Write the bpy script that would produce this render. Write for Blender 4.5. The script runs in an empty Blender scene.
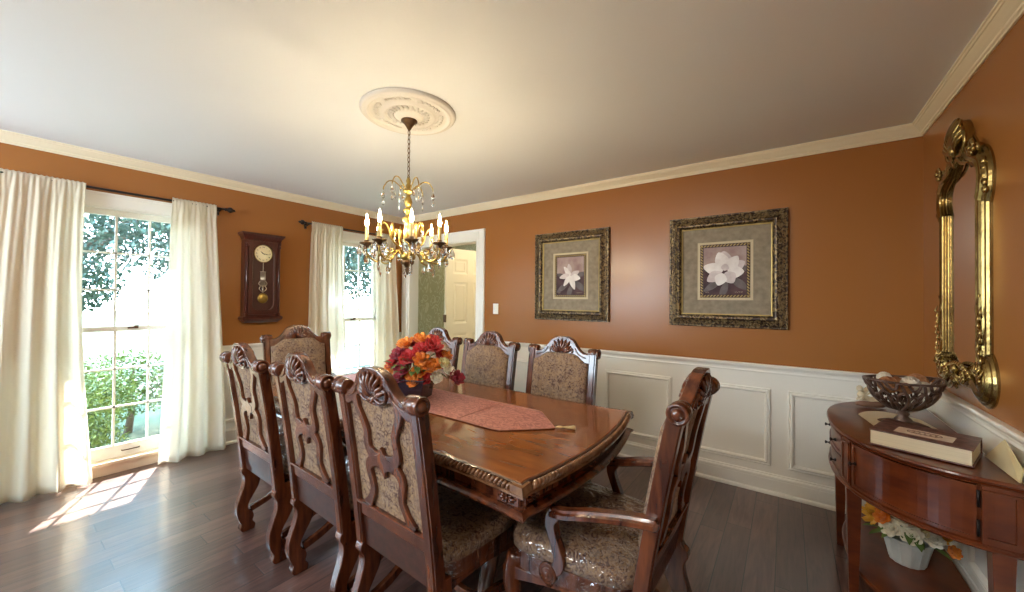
import bpy, math, random
from math import sin, cos, pi, sqrt, radians as R
from mathutils import Vector, Matrix, noise
random.seed(7)
C = bpy.context.scene.collection
SC = bpy.context.scene

# ---------------------------------------------------------------- room dimensions (metres)
W = 4.872; D = 3.248; H = 2.44; BK = -1.9; RAIL = 0.914

# ---------------------------------------------------------------- camera
F, YAW, PIT, ROL = 380.9, 0.6251, 0.0104, 0.0090
cd = bpy.data.cameras.new('camera'); cam = bpy.data.objects.new('camera', cd); C.objects.link(cam)
cd.sensor_width = 36; cd.lens = F / 1024 * 36; cd.clip_start = 0.02; cd.clip_end = 200
fw = Vector((-sin(YAW) * cos(PIT), cos(YAW) * cos(PIT), sin(PIT)))
rt = Vector((cos(YAW), sin(YAW), 0)); up = rt.cross(fw)
r2 = rt * cos(ROL) + up * sin(ROL); u2 = r2.cross(fw)
mt = Matrix((r2, u2, -fw)).transposed().to_4x4(); mt.translation = Vector((4.2062, -0.048, 1.3592))
cam.matrix_world = mt; SC.camera = cam

# ---------------------------------------------------------------- world, sun, exposure
w = bpy.data.worlds.new('world'); SC.world = w; w.use_nodes = True
nt = w.node_tree; bg = nt.nodes['Background']
tc = nt.nodes.new('ShaderNodeTexCoord'); sp = nt.nodes.new('ShaderNodeSeparateXYZ'); cr = nt.nodes.new('ShaderNodeValToRGB')
nt.links.new(tc.outputs['Generated'], sp.inputs[0]); nt.links.new(sp.outputs['Z'], cr.inputs[0]); nt.links.new(cr.outputs[0], bg.inputs[0])
cr.color_ramp.elements[0].position = 0.0; cr.color_ramp.elements[0].color = (0.74, 0.89, 1.0, 1)
cr.color_ramp.elements[1].position = 0.55; cr.color_ramp.elements[1].color = (0.42, 0.74, 1.0, 1)
bg.inputs[1].default_value = 13.0
sd = bpy.data.lights.new('sun', 'SUN'); sd.energy = 24; sd.angle = R(0.6); sd.color = (1.0, 0.95, 0.88)
sun = bpy.data.objects.new('sun', sd); C.objects.link(sun)
sun.rotation_euler = Vector((0.68, -0.33, -0.87)).to_track_quat('-Z', 'Y').to_euler()
# unseen fill lights added behind the camera
def area(name, loc, d, sx, sy, e, col):
    a = bpy.data.lights.new(name, 'AREA'); a.shape = 'RECTANGLE'; a.size = sx; a.size_y = sy; a.energy = e; a.color = col
    o = bpy.data.objects.new(name, a); C.objects.link(o); o.location = loc
    o.rotation_euler = Vector(d).to_track_quat('-Z', 'Z').to_euler(); return o
area('rear_opening_fill', (1.3, BK - 0.25, 1.70), (0, 1, 0.0), 1.7, 0.85, 8, (1.0, 0.95, 0.88))  # added fill shining in through the near-wall opening
area('rear_overhead_fill', (3.1, -1.15, 2.41), (0.1, 0.45, -1), 0.7, 0.7, 46, (1.0, 0.94, 0.84))  # added overhead fill for the right side, no real fixture
SC.view_settings.view_transform = 'Standard'; SC.view_settings.look = 'None'
SC.view_settings.gamma = 1; SC.view_settings.use_curve_mapping = False
SC.view_settings.exposure = 0.92
SC.cycles.use_denoising = True
SC.cycles.max_bounces = 10; SC.cycles.diffuse_bounces = 6; SC.cycles.glossy_bounces = 5
SC.cycles.transparent_max_bounces = 16; SC.cycles.transmission_bounces = 8
SC.cycles.caustics_reflective = False; SC.cycles.caustics_refractive = False
SC.cycles.sample_clamp_indirect = 8

# ---------------------------------------------------------------- materials
MATS = {}
def mat(name, col, rough=0.5, metal=0.0, coat=0.0, trans=0.0, emit=None, es=0, var=None, vscale=8, vstretch=(1, 1, 1), bump=0, bscale=40, spec=0.5, sss=0, sheen=0, ior=1.5, detail=4, coatr=0.1):
    if name in MATS: return MATS[name]
    m = bpy.data.materials.new(name); m.use_nodes = True; n = m.node_tree; p = n.nodes['Principled BSDF']
    p.inputs['Base Color'].default_value = (*col, 1); p.inputs['Roughness'].default_value = rough
    p.inputs['Metallic'].default_value = metal; p.inputs['Coat Weight'].default_value = coat
    p.inputs['Coat Roughness'].default_value = coatr; p.inputs['IOR'].default_value = ior
    p.inputs['Transmission Weight'].default_value = trans; p.inputs['Specular IOR Level'].default_value = spec
    p.inputs['Sheen Weight'].default_value = sheen
    if emit: p.inputs['Emission Color'].default_value = (*emit, 1); p.inputs['Emission Strength'].default_value = es
    if var or bump:
        t = n.nodes.new('ShaderNodeTexCoord'); mp = n.nodes.new('ShaderNodeMapping'); mp.inputs['Scale'].default_value = vstretch
        n.links.new(t.outputs['Object'], mp.inputs[0])
    if var:
        no = n.nodes.new('ShaderNodeTexNoise'); no.inputs['Scale'].default_value = vscale; no.inputs['Detail'].default_value = detail
        n.links.new(mp.outputs[0], no.inputs[0]); c = n.nodes.new('ShaderNodeValToRGB')
        c.color_ramp.elements[0].position = 0.32; c.color_ramp.elements[0].color = (*col, 1)
        c.color_ramp.elements[1].position = 0.68; c.color_ramp.elements[1].color = (*var, 1)
        n.links.new(no.outputs[0], c.inputs[0]); n.links.new(c.outputs[0], p.inputs['Base Color'])
    if bump:
        no = n.nodes.new('ShaderNodeTexNoise'); no.inputs['Scale'].default_value = bscale; no.inputs['Detail'].default_value = 5
        n.links.new(mp.outputs[0], no.inputs[0]); b = n.nodes.new('ShaderNodeBump'); b.inputs['Strength'].default_value = bump; b.inputs['Distance'].default_value = 0.01
        n.links.new(no.outputs[0], b.inputs['Height']); n.links.new(b.outputs[0], p.inputs['Normal'])
    MATS[name] = m; return m
def link(m, a, b): m.node_tree.links.new(a, b)
def N(m, t): return m.node_tree.nodes.new(t)

m_orange = mat('terracotta_paint', (0.315, 0.122, 0.030), 0.27, bump=0.02, bscale=120, spec=0.38)
m_white = mat('white_trim_paint', (0.81, 0.79, 0.72), 0.38, spec=0.4)
m_crown = mat('crown_paint', (0.78, 0.69, 0.51), 0.4)
m_ceil = mat('ceiling_paint', (0.78, 0.81, 0.84), 0.6, bump=0.02, bscale=60)
m_wood = mat('carved_walnut', (0.040, 0.010, 0.006), 0.26, coat=0.45, var=(0.145, 0.040, 0.013), vscale=5, vstretch=(6, 6, 1), coatr=0.14)
m_wooddk = mat('dark_walnut', (0.028, 0.010, 0.006), 0.35, coat=0.3, var=(0.07, 0.022, 0.012), vscale=30)
m_console = mat('cherry_console', (0.075, 0.014, 0.005), 0.3, coat=0.3, var=(0.155, 0.034, 0.008), vscale=3, vstretch=(3, 3, 8), coatr=0.12, spec=0.35)
m_clock = mat('mahogany_clock', (0.040, 0.008, 0.005), 0.3, coat=0.4, var=(0.075, 0.016, 0.009), vscale=6, vstretch=(8, 8, 1))
m_gold = mat('antique_gold', (0.42, 0.30, 0.11), 0.27, metal=1.0, var=(0.24, 0.16, 0.055), vscale=12, bump=0.15, bscale=50)
m_brass = mat('pale_brass', (0.40, 0.28, 0.075), 0.33, metal=0.9, var=(0.24, 0.16, 0.045), vscale=30)
m_bronze = mat('aged_bronze', (0.16, 0.085, 0.035), 0.38, metal=0.8, var=(0.07, 0.04, 0.025), vscale=40)
m_iron = mat('dark_iron', (0.018, 0.013, 0.013), 0.35, metal=0.6)
m_candle = mat('ivory_candle_sleeve', (0.50, 0.37, 0.14), 0.5)
m_crystal = mat('cut_crystal', (0.97, 0.98, 1.0), 0.02, trans=1.0, ior=1.55)
m_bulb = mat('lit_bulb', (1, 0.9, 0.7), 0.3, emit=(1.0, 0.80, 0.50), es=280)
m_plaster = mat('plaster_medallion', (0.70, 0.68, 0.64), 0.55)
m_steel = mat('brushed_steel', (0.45, 0.45, 0.45), 0.35, metal=1)
m_page = mat('book_pages', (0.72, 0.64, 0.46), 0.7, var=(0.62, 0.54, 0.38), vscale=5, vstretch=(1, 1, 120))
m_cover = mat('brown_book_cover', (0.07, 0.022, 0.022), 0.35, var=(0.22, 0.11, 0.09), vscale=45, coat=0.3)
m_label = mat('cover_plaque', (0.74, 0.64, 0.52), 0.5, var=(0.60, 0.50, 0.40), vscale=30)
m_cream = mat('cream_fabric', (0.62, 0.50, 0.26), 0.8, sheen=0.2, bump=0.1, bscale=300)
m_door = mat('cream_door_paint', (0.60, 0.54, 0.38), 0.45)
m_ivory = mat('ivory_enamel', (0.78, 0.68, 0.42), 0.4)
m_black = mat('black_paint', (0.01, 0.01, 0.01), 0.4)
m_planter = mat('dark_lacquer_planter', (0.012, 0.012, 0.035), 0.22, coat=0.4, var=(0.03, 0.012, 0.016), vscale=8)
m_pot = mat('whitewashed_bucket', (0.62, 0.66, 0.66), 0.6, var=(0.42, 0.50, 0.52), vscale=14, vstretch=(1, 1, 0.4))
m_mirror = mat('mirror_glass', (0.9, 0.9, 0.9), 0.01, metal=1)
m_leaf = mat('leaf_green', (0.05, 0.11, 0.02), 0.5, var=(0.14, 0.22, 0.05), vscale=20)
m_stone = mat('figurine_resin', (0.55, 0.45, 0.28), 0.5, var=(0.75, 0.66, 0.48), vscale=30)

def petal(name, a, b): return mat(name, a, 0.6, var=b, vscale=40, sheen=0.2)
m_red = petal('red_petals', (0.36, 0.004, 0.012), (0.60, 0.02, 0.02))
m_crim = petal('crimson_petals', (0.20, 0.002, 0.02), (0.36, 0.006, 0.03))
m_orng = petal('orange_petals', (0.62, 0.14, 0.01), (0.85, 0.32, 0.03))
m_yel = petal('pale_yellow_petals', (0.62, 0.58, 0.25), (0.75, 0.72, 0.45))
m_wht = petal('ivory_petals', (0.70, 0.67, 0.52), (0.80, 0.78, 0.68))
m_sunf = petal('golden_petals', (0.75, 0.38, 0.03), (0.85, 0.50, 0.06))

def m_fabric():
    m = mat('tapestry_fabric', (0.3, 0.2, 0.1), 0.9, sheen=0.0, spec=0.2); p = m.node_tree.nodes['Principled BSDF']
    t = N(m, 'ShaderNodeTexCoord'); n1 = N(m, 'ShaderNodeTexNoise'); n1.inputs['Scale'].default_value = 40; n1.inputs['Distortion'].default_value = 2.2; n1.inputs['Detail'].default_value = 5
    v = N(m, 'ShaderNodeTexVoronoi'); v.feature = 'DISTANCE_TO_EDGE'; v.inputs['Scale'].default_value = 17
    mx = N(m, 'ShaderNodeMix'); mx.data_type = 'VECTOR'; mx.inputs[0].default_value = 0.12
    link(m, t.outputs['Object'], n1.inputs[0]); link(m, t.outputs['Object'], mx.inputs[4]); link(m, n1.outputs['Color'], mx.inputs[5]); link(m, mx.outputs[1], v.inputs[0])
    c = N(m, 'ShaderNodeValToRGB'); e = c.color_ramp.elements
    e[0].position = 0.38; e[0].color = (0.070, 0.034, 0.026, 1); e[1].position = 0.60; e[1].color = (0.27, 0.185, 0.125, 1)
    x = e.new(0.48); x.color = (0.155, 0.100, 0.076, 1)
    link(m, n1.outputs[0], c.inputs[0])
    c2 = N(m, 'ShaderNodeValToRGB'); c2.color_ramp.elements[0].position = 0.02; c2.color_ramp.elements[0].color = (1, 1, 1, 1); c2.color_ramp.elements[1].position = 0.07; c2.color_ramp.elements[1].color = (0, 0, 0, 1)
    link(m, v.outputs['Distance'], c2.inputs[0])
    m2 = N(m, 'ShaderNodeMix'); m2.data_type = 'RGBA'; m2.inputs[7].default_value = (0.30, 0.19, 0.10, 1)
    link(m, c2.outputs[0], m2.inputs[0]); link(m, c.outputs[0], m2.inputs[6]); link(m, m2.outputs[2], p.inputs['Base Color'])
    b = N(m, 'ShaderNodeBump'); b.inputs['Strength'].default_value = 0.5; b.inputs['Distance'].default_value = 0.004
    n2 = N(m, 'ShaderNodeTexNoise'); n2.inputs['Scale'].default_value = 160; link(m, t.outputs['Object'], n2.inputs[0]); link(m, n2.outputs[0], b.inputs['Height']); link(m, b.outputs[0], p.inputs['Normal'])
    return m
m_fab = m_fabric()

def m_plastic():
    m = bpy.data.materials.new('clear_vinyl'); m.use_nodes = True; n = m.node_tree; n.nodes.clear()
    o = n.nodes.new('ShaderNodeOutputMaterial'); mx = n.nodes.new('ShaderNodeMixShader'); tr = n.nodes.new('ShaderNodeBsdfTransparent'); g = n.nodes.new('ShaderNodeBsdfGlossy')
    g.inputs['Roughness'].default_value = 0.09; tr.inputs[0].default_value = (0.96, 0.97, 1, 1)
    lw = n.nodes.new('ShaderNodeLayerWeight'); lw.inputs[0].default_value = 0.35
    t = n.nodes.new('ShaderNodeTexCoord'); no = n.nodes.new('ShaderNodeTexNoise'); no.inputs['Scale'].default_value = 9; no.inputs['Detail'].default_value = 3; no.inputs['Distortion'].default_value = 1.5
    b = n.nodes.new('ShaderNodeBump'); b.inputs['Strength'].default_value = 1.0; b.inputs['Distance'].default_value = 0.035
    n.links.new(t.outputs['Object'], no.inputs[0]); n.links.new(no.outputs[0], b.inputs['Height']); n.links.new(b.outputs[0], g.inputs['Normal']); n.links.new(b.outputs[0], lw.inputs['Normal'])
    ma = n.nodes.new('ShaderNodeMath'); ma.operation = 'MULTIPLY_ADD'; ma.inputs[1].default_value = 0.55; ma.inputs[2].default_value = 0.09
    pw = n.nodes.new('ShaderNodeMath'); pw.operation = 'POWER'; pw.inputs[1].default_value = 2.5; n.links.new(lw.outputs['Facing'], pw.inputs[0]); n.links.new(pw.outputs[0], ma.inputs[0]); n.links.new(ma.outputs[0], mx.inputs[0])
    n.links.new(tr.outputs[0], mx.inputs[1]); n.links.new(g.outputs[0], mx.inputs[2]); n.links.new(mx.outputs[0], o.inputs[0])
    return m
m_vinyl = m_plastic()
def m_pane():
    m = bpy.data.materials.new('window_glass'); m.use_nodes = True; n = m.node_tree; n.nodes.clear()
    o = n.nodes.new('ShaderNodeOutputMaterial'); mx = n.nodes.new('ShaderNodeMixShader'); tr = n.nodes.new('ShaderNodeBsdfTransparent'); g = n.nodes.new('ShaderNodeBsdfGlossy')
    g.inputs['Roughness'].default_value = 0.01; lw = n.nodes.new('ShaderNodeLayerWeight'); lw.inputs[0].default_value = 0.5; pw = n.nodes.new('ShaderNodeMath'); pw.operation = 'POWER'; pw.inputs[1].default_value = 5; f = n.nodes.new('ShaderNodeMath'); f.operation = 'MULTIPLY_ADD'; f.inputs[1].default_value = 0.6; f.inputs[2].default_value = 0.05
    n.links.new(lw.outputs['Facing'], pw.inputs[0]); n.links.new(pw.outputs[0], f.inputs[0]); n.links.new(f.outputs[0], mx.inputs[0]); n.links.new(tr.outputs[0], mx.inputs[1]); n.links.new(g.outputs[0], mx.inputs[2]); n.links.new(mx.outputs[0], o.inputs[0])
    return m
m_glass = m_pane()
def m_curt():
    m = bpy.data.materials.new('sheer_cream_curtain'); m.use_nodes = True; n = m.node_tree; n.nodes.clear()
    o = n.nodes.new('ShaderNodeOutputMaterial'); d = n.nodes.new('ShaderNodeBsdfDiffuse'); tl = n.nodes.new('ShaderNodeBsdfTranslucent'); tr = n.nodes.new('ShaderNodeBsdfTransparent')
    d.inputs[0].default_value = (0.86, 0.80, 0.67, 1); tl.inputs[0].default_value = (0.88, 0.84, 0.74, 1)
    a = n.nodes.new('ShaderNodeMixShader'); a.inputs[0].default_value = 0.50; b = n.nodes.new('ShaderNodeMixShader'); b.inputs[0].default_value = 0.15
    n.links.new(d.outputs[0], a.inputs[1]); n.links.new(tl.outputs[0], a.inputs[2]); n.links.new(a.outputs[0], b.inputs[1]); n.links.new(tr.outputs[0], b.inputs[2]); n.links.new(b.outputs[0], o.inputs[0])
    t = n.nodes.new('ShaderNodeTexCoord'); no = n.nodes.new('ShaderNodeTexNoise'); no.inputs['Scale'].default_value = 7; no.inputs['Detail'].default_value = 4
    bp = n.nodes.new('ShaderNodeBump'); bp.inputs['Strength'].default_value = 0.35; bp.inputs['Distance'].default_value = 0.03
    n.links.new(t.outputs['Object'], no.inputs[0]); n.links.new(no.outputs[0], bp.inputs['Height']); n.links.new(bp.outputs[0], d.inputs['Normal'])
    return m
m_curtain = m_curt()
def m_floorwood():
    m = mat('hardwood_planks', (0.1, 0.05, 0.04), 0.3, coat=0.8, coatr=0.15); p = m.node_tree.nodes['Principled BSDF']
    t = N(m, 'ShaderNodeTexCoord'); mp = N(m, 'ShaderNodeMapping'); mp.inputs['Rotation'].default_value = (0, 0, R(90)); mp.inputs['Location'].default_value = (0.35, 0.03, 0)
    link(m, t.outputs['Object'], mp.inputs[0])
    b = N(m, 'ShaderNodeTexBrick'); b.inputs['Scale'].default_value = 1; b.inputs['Brick Width'].default_value = 1.15; b.inputs['Row Height'].default_value = 0.127
    b.inputs['Mortar Size'].default_value = 0.0028; b.inputs['Mortar Smooth'].default_value = 0.2; b.offset = 0.37; b.offset_frequency = 2; b.squash = 0.8; b.squash_frequency = 3
    b.inputs['Color1'].default_value = (0, 0, 0, 1); b.inputs['Color2'].default_value = (1, 1, 1, 1); b.inputs['Mortar'].default_value = (0.5, 0.5, 0.5, 1)
    link(m, mp.outputs[0], b.inputs[0])
    c = N(m, 'ShaderNodeValToRGB'); c.color_ramp.elements[0].color = (0.070, 0.036, 0.030, 1); c.color_ramp.elements[1].color = (0.150, 0.078, 0.064, 1); link(m, b.outputs['Color'], c.inputs[0])
    mp2 = N(m, 'ShaderNodeMapping'); mp2.inputs['Scale'].default_value = (14, 1.3, 1); link(m, t.outputs['Object'], mp2.inputs[0])
    n1 = N(m, 'ShaderNodeTexNoise'); n1.inputs['Scale'].default_value = 3; n1.inputs['Detail'].default_value = 6; n1.inputs['Distortion'].default_value = 1.0; link(m, mp2.outputs[0], n1.inputs[0])
    c2 = N(m, 'ShaderNodeValToRGB'); c2.color_ramp.elements[0].position = 0.3; c2.color_ramp.elements[0].color = (0.55, 0.5, 0.5, 1); c2.color_ramp.elements[1].position = 0.7; c2.color_ramp.elements[1].color = (1.25, 1.2, 1.15, 1); link(m, n1.outputs[0], c2.inputs[0])
    mx = N(m, 'ShaderNodeMix'); mx.data_type = 'RGBA'; mx.blend_type = 'MULTIPLY'; mx.inputs[0].default_value = 1; link(m, c.outputs[0], mx.inputs[6]); link(m, c2.outputs[0], mx.inputs[7])
    m3 = N(m, 'ShaderNodeMix'); m3.data_type = 'RGBA'; m3.inputs[7].default_value = (0.02, 0.012, 0.01, 1); link(m, b.outputs['Fac'], m3.inputs[0]); link(m, mx.outputs[2], m3.inputs[6]); link(m, m3.outputs[2], p.inputs['Base Color'])
    bp = N(m, 'ShaderNodeBump'); bp.invert = True; bp.inputs['Strength'].default_value = 0.6; bp.inputs['Distance'].default_value = 0.004; link(m, b.outputs['Fac'], bp.inputs['Height'])
    bp2 = N(m, 'ShaderNodeBump'); bp2.inputs['Strength'].default_value = 0.12; bp2.inputs['Distance'].default_value = 0.006; link(m, n1.outputs[0], bp2.inputs['Height']); link(m, bp.outputs[0], bp2.inputs['Normal']); link(m, bp2.outputs[0], p.inputs['Normal'])
    r = N(m, 'ShaderNodeMapRange'); r.inputs[3].default_value = 0.26; r.inputs[4].default_value = 0.42; link(m, n1.outputs[0], r.inputs[0]); link(m, r.outputs[0], p.inputs['Roughness'])
    return m
m_floor = m_floorwood()
def m_tabletop():
    m = mat('polished_table_veneer', (0.2, 0.07, 0.02), 0.22, coat=0.6, coatr=0.07); p = m.node_tree.nodes['Principled BSDF']
    t = N(m, 'ShaderNodeTexCoord'); mp = N(m, 'ShaderNodeMapping'); mp.inputs['Scale'].default_value = (2.2, 9, 4); mp.inputs['Rotation'].default_value = (0, 0, R(28)); link(m, t.outputs['Object'], mp.inputs[0])
    n1 = N(m, 'ShaderNodeTexNoise'); n1.inputs['Scale'].default_value = 2.0; n1.inputs['Detail'].default_value = 4; n1.inputs['Distortion'].default_value = 0.3; link(m, mp.outputs[0], n1.inputs[0])
    c = N(m, 'ShaderNodeValToRGB'); c.color_ramp.elements[0].position = 0.22; c.color_ramp.elements[0].color = (0.15, 0.042, 0.012, 1); c.color_ramp.elements[1].position = 0.72; c.color_ramp.elements[1].color = (0.29, 0.095, 0.024, 1)
    link(m, n1.outputs[0], c.inputs[0]); link(m, c.outputs[0], p.inputs['Base Color']); return m
m_top = m_tabletop()
m_rope = mat('gadroon_edge', (0.11, 0.048, 0.022), 0.25, coat=0.5, var=(0.26, 0.13, 0.065), vscale=24)
def m_runner_():
    m = mat('dusty_rose_brocade', (0.42, 0.15, 0.11), 0.55, sheen=0.1); p = m.node_tree.nodes['Principled BSDF']
    t = N(m, 'ShaderNodeTexCoord'); v = N(m, 'ShaderNodeTexNoise'); v.inputs['Scale'].default_value = 22; v.inputs['Distortion'].default_value = 3; link(m, t.outputs['Object'], v.inputs[0])
    c = N(m, 'ShaderNodeValToRGB'); c.color_ramp.elements[0].position = 0.42; c.color_ramp.elements[0].color = (0.34, 0.10, 0.08, 1); c.color_ramp.elements[1].position = 0.58; c.color_ramp.elements[1].color = (0.56, 0.23, 0.17, 1)
    link(m, v.outputs[0], c.inputs[0]); link(m, c.outputs[0], p.inputs['Base Color']); return m
m_runner = m_runner_()
def m_frame_():
    m = mat('carved_gilt_frame', (0.1, 0.07, 0.04), 0.35, metal=0.5); p = m.node_tree.nodes['Principled BSDF']
    t = N(m, 'ShaderNodeTexCoord'); v = N(m, 'ShaderNodeTexNoise'); v.inputs['Scale'].default_value = 24; v.inputs['Distortion'].default_value = 2.2; v.inputs['Detail'].default_value = 1; link(m, t.outputs['Object'], v.inputs[0])
    c = N(m, 'ShaderNodeValToRGB'); c.color_ramp.elements[0].position = 0.47; c.color_ramp.elements[0].color = (0.030, 0.016, 0.010, 1); c.color_ramp.elements[1].position = 0.56; c.color_ramp.elements[1].color = (0.21, 0.145, 0.065, 1)
    link(m, v.outputs[0], c.inputs[0]); link(m, c.outputs[0], p.inputs['Base Color'])
    b = N(m, 'ShaderNodeBump'); b.inputs['Strength'].default_value = 0.8; b.inputs['Distance'].default_value = 0.006; link(m, v.outputs[0], b.inputs['Height']); link(m, b.outputs[0], p.inputs['Normal']); return m
m_frame = m_frame_()
m_mat = mat('mottled_taupe_mat', (0.19, 0.15, 0.10), 0.7, var=(0.27, 0.22, 0.15), vscale=26)
m_matcream = mat('cream_mat_bevel', (0.52, 0.43, 0.27), 0.6)
m_gilt = mat('thin_gilt_line', (0.42, 0.31, 0.11), 0.5, metal=0.5)
m_print = mat('mauve_print', (0.020, 0.008, 0.011), 0.8, var=(0.09, 0.045, 0.05), vscale=9, detail=6)
m_printtop = mat('mauve_print_sky', (0.24, 0.14, 0.14), 0.7, var=(0.42, 0.32, 0.28), vscale=9, detail=6)
m_petal = mat('magnolia_petal', (0.62, 0.56, 0.54), 0.5, var=(0.80, 0.76, 0.73), vscale=14)
m_petals = mat('magnolia_petal_back', (0.46, 0.38, 0.38), 0.5, var=(0.66, 0.58, 0.57), vscale=14)
m_pleaf = mat('print_leaf', (0.05, 0.04, 0.035), 0.5, var=(0.13, 0.10, 0.10), vscale=12)
def m_wallp():
    m = mat('green_damask_wallpaper', (0.3, 0.3, 0.2), 0.7); p = m.node_tree.nodes['Principled BSDF']
    t = N(m, 'ShaderNodeTexCoord'); mp = N(m, 'ShaderNodeMapping'); mp.inputs['Scale'].default_value = (1, 1, 0.6); link(m, t.outputs['Object'], mp.inputs[0])
    n1 = N(m, 'ShaderNodeTexNoise'); n1.inputs['Scale'].default_value = 6; link(m, mp.outputs[0], n1.inputs[0])
    mv = N(m, 'ShaderNodeMix'); mv.data_type = 'VECTOR'; mv.inputs[0].default_value = 0.18; link(m, mp.outputs[0], mv.inputs[4]); link(m, n1.outputs['Color'], mv.inputs[5])
    v = N(m, 'ShaderNodeTexVoronoi'); v.feature = 'SMOOTH_F1'; v.inputs['Scale'].default_value = 13; link(m, mv.outputs[1], v.inputs[0])
    wv = N(m, 'ShaderNodeMath'); wv.operation = 'SINE'; ml = N(m, 'ShaderNodeMath'); ml.operation = 'MULTIPLY'; ml.inputs[1].default_value = 26; link(m, v.outputs['Distance'], ml.inputs[0]); link(m, ml.outputs[0], wv.inputs[0])
    c = N(m, 'ShaderNodeValToRGB'); c.color_ramp.elements[0].position = 0.35; c.color_ramp.elements[0].color = (0.36, 0.35, 0.22, 1); c.color_ramp.elements[1].position = 0.6; c.color_ramp.elements[1].color = (0.47, 0.46, 0.32, 1)
    link(m, wv.outputs[0], c.inputs[0]); link(m, c.outputs[0], p.inputs['Base Color']); return m
m_wallpaper = m_wallp()

# ---------------------------------------------------------------- mesh helpers
class MB:
    def __init__(s): s.v = []; s.f = []; s.sm = []; s.mi = []; s.M = Matrix.Identity(4); s.cur = 0
    def add(s, vs, fs, smooth=False):
        b = len(s.v); s.v += [tuple(s.M @ Vector(p)) for p in vs]; s.f += [[b + i for i in f] for f in fs]; s.sm += [smooth] * len(fs); s.mi += [s.cur] * len(fs); return s
    def box(s, x0, x1, y0, y1, z0, z1):
        return s.add([(x, y, z) for x in (x0, x1) for y in (y0, y1) for z in (z0, z1)], [[0, 1, 3, 2], [4, 6, 7, 5], [0, 4, 5, 1], [2, 3, 7, 6], [0, 2, 6, 4], [1, 5, 7, 3]])
    def rings(s, rg, closed=False, caps=True, smooth=True):
        n = len(rg[0]); vs = [p for r in rg for p in r]; fs = []; k = len(rg)
        for i in range(k if closed else k - 1):
            a = i * n; b = ((i + 1) % k) * n
            for j in range(n): fs.append([a + j, a + (j + 1) % n, b + (j + 1) % n, b + j])
        s.add(vs, fs, smooth)
        if caps and not closed: s.add(rg[0], [list(range(n))[::-1]]); s.add(rg[-1], [list(range(n))])
        return s
    def strip(s, rows, smooth=True):
        n = len(rows[0]); fs = [[i * n + j, i * n + j + 1, (i + 1) * n + j + 1, (i + 1) * n + j] for i in range(len(rows) - 1) for j in range(n - 1)]
        return s.add([p for r in rows for p in r], fs, smooth)
    def tube(s, path, rad, seg=8, closed=False, flat=1.0, caps=True):
        P = [Vector(p) for p in path]; n = len(P); rg = []; prev = None
        for i in range(n):
            if closed: t = P[(i + 1) % n] - P[i - 1]
            else: t = P[min(i + 1, n - 1)] - P[max(i - 1, 0)]
            t.normalize()
            if prev is None:
                a = Vector((0, 0, 1)) if abs(t.z) < 0.9 else Vector((1, 0, 0)); nrm = (a - t * a.dot(t)).normalized()
            else: nrm = (prev - t * prev.dot(t)).normalized()
            prev = nrm; bn = t.cross(nrm); r = rad[i] if isinstance(rad, (list, tuple)) else rad
            rg.append([tuple(P[i] + nrm * r * cos(2 * pi * k / seg) * flat + bn * r * sin(2 * pi * k / seg)) for k in range(seg)])
        return s.rings(rg, closed, caps)
    def lathe(s, prof, c=(0, 0, 0), seg=24, axis='z', sx=1, sy=1):
        rg = []
        for r, h in prof:
            ring = []
            for k in range(seg):
                a = 2 * pi * k / seg; u = r * cos(a) * sx; v = r * sin(a) * sy
                q = {'z': (u, v, h), 'x': (h, u, v), 'y': (u, h, v)}[axis]
                ring.append((q[0] + c[0], q[1] + c[1], q[2] + c[2]))
            rg.append(ring)
        return s.rings(rg)
    def ball(s, c, rx, ry=None, rz=None, seg=10, rings=7, rot=None):
        ry = rx if ry is None else ry; rz = rx if rz is None else rz; rg = []
        for i in range(rings + 1):
            th = pi * i / rings; th = min(max(th, 0.02), pi - 0.02); ring = []
            for k in range(seg):
                p = Vector((rx * sin(th) * cos(2 * pi * k / seg), ry * sin(th) * sin(2 * pi * k / seg), rz * cos(th)))
                if rot: p = rot @ p
                ring.append(tuple(p + Vector(c)))
            rg.append(ring)
        return s.rings(rg)
    def prism(s, pts, fn, t0, t1, smooth=False):
        n = len(pts); a = [fn(u, v, t0) for u, v in pts]; b = [fn(u, v, t1) for u, v in pts]
        s.add(a + b, [list(range(n))[::-1], [n + i for i in range(n)]]); s.add(a + b, [[i, (i + 1) % n, n + (i + 1) % n, n + i] for i in range(n)], smooth); return s
    def build(s, name, mats, parent=None, bevel=0, sub=0, kind=None):
        me = bpy.data.meshes.new(name); me.from_pydata(s.v, [], s.f); me.update()
        for p, sm, mi in zip(me.polygons, s.sm, s.mi): p.use_smooth = sm; p.material_index = mi
        for m in (mats if isinstance(mats, (list, tuple)) else [mats]): me.materials.append(m)
        import bmesh
        bm = bmesh.new(); bm.from_mesh(me); bmesh.ops.remove_doubles(bm, verts=bm.verts, dist=1e-5); bmesh.ops.recalc_face_normals(bm, faces=bm.faces); bm.to_mesh(me); bm.free()
        o = bpy.data.objects.new(name, me); C.objects.link(o); o.parent = parent
        if bevel:
            b = o.modifiers.new('bevel', 'BEVEL'); b.width = bevel; b.segments = 2; b.limit_method = 'ANGLE'; b.angle_limit = R(40)
        if sub:
            b = o.modifiers.new('subsurf', 'SUBSURF'); b.levels = sub; b.render_levels = sub
        if kind: o['kind'] = kind
        return o
def thing(name, label, cat, loc=(0, 0, 0), rz=0, group=None):
    o = bpy.data.objects.new(name, None); C.objects.link(o); o.location = loc; o.rotation_euler = (0, 0, rz); o.empty_display_size = 0.1
    return tag(o, label, cat, group)
def tag(o, label, cat, group=None):
    o['label'] = label; o['category'] = cat
    if group: o['group'] = group
    return o
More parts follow.
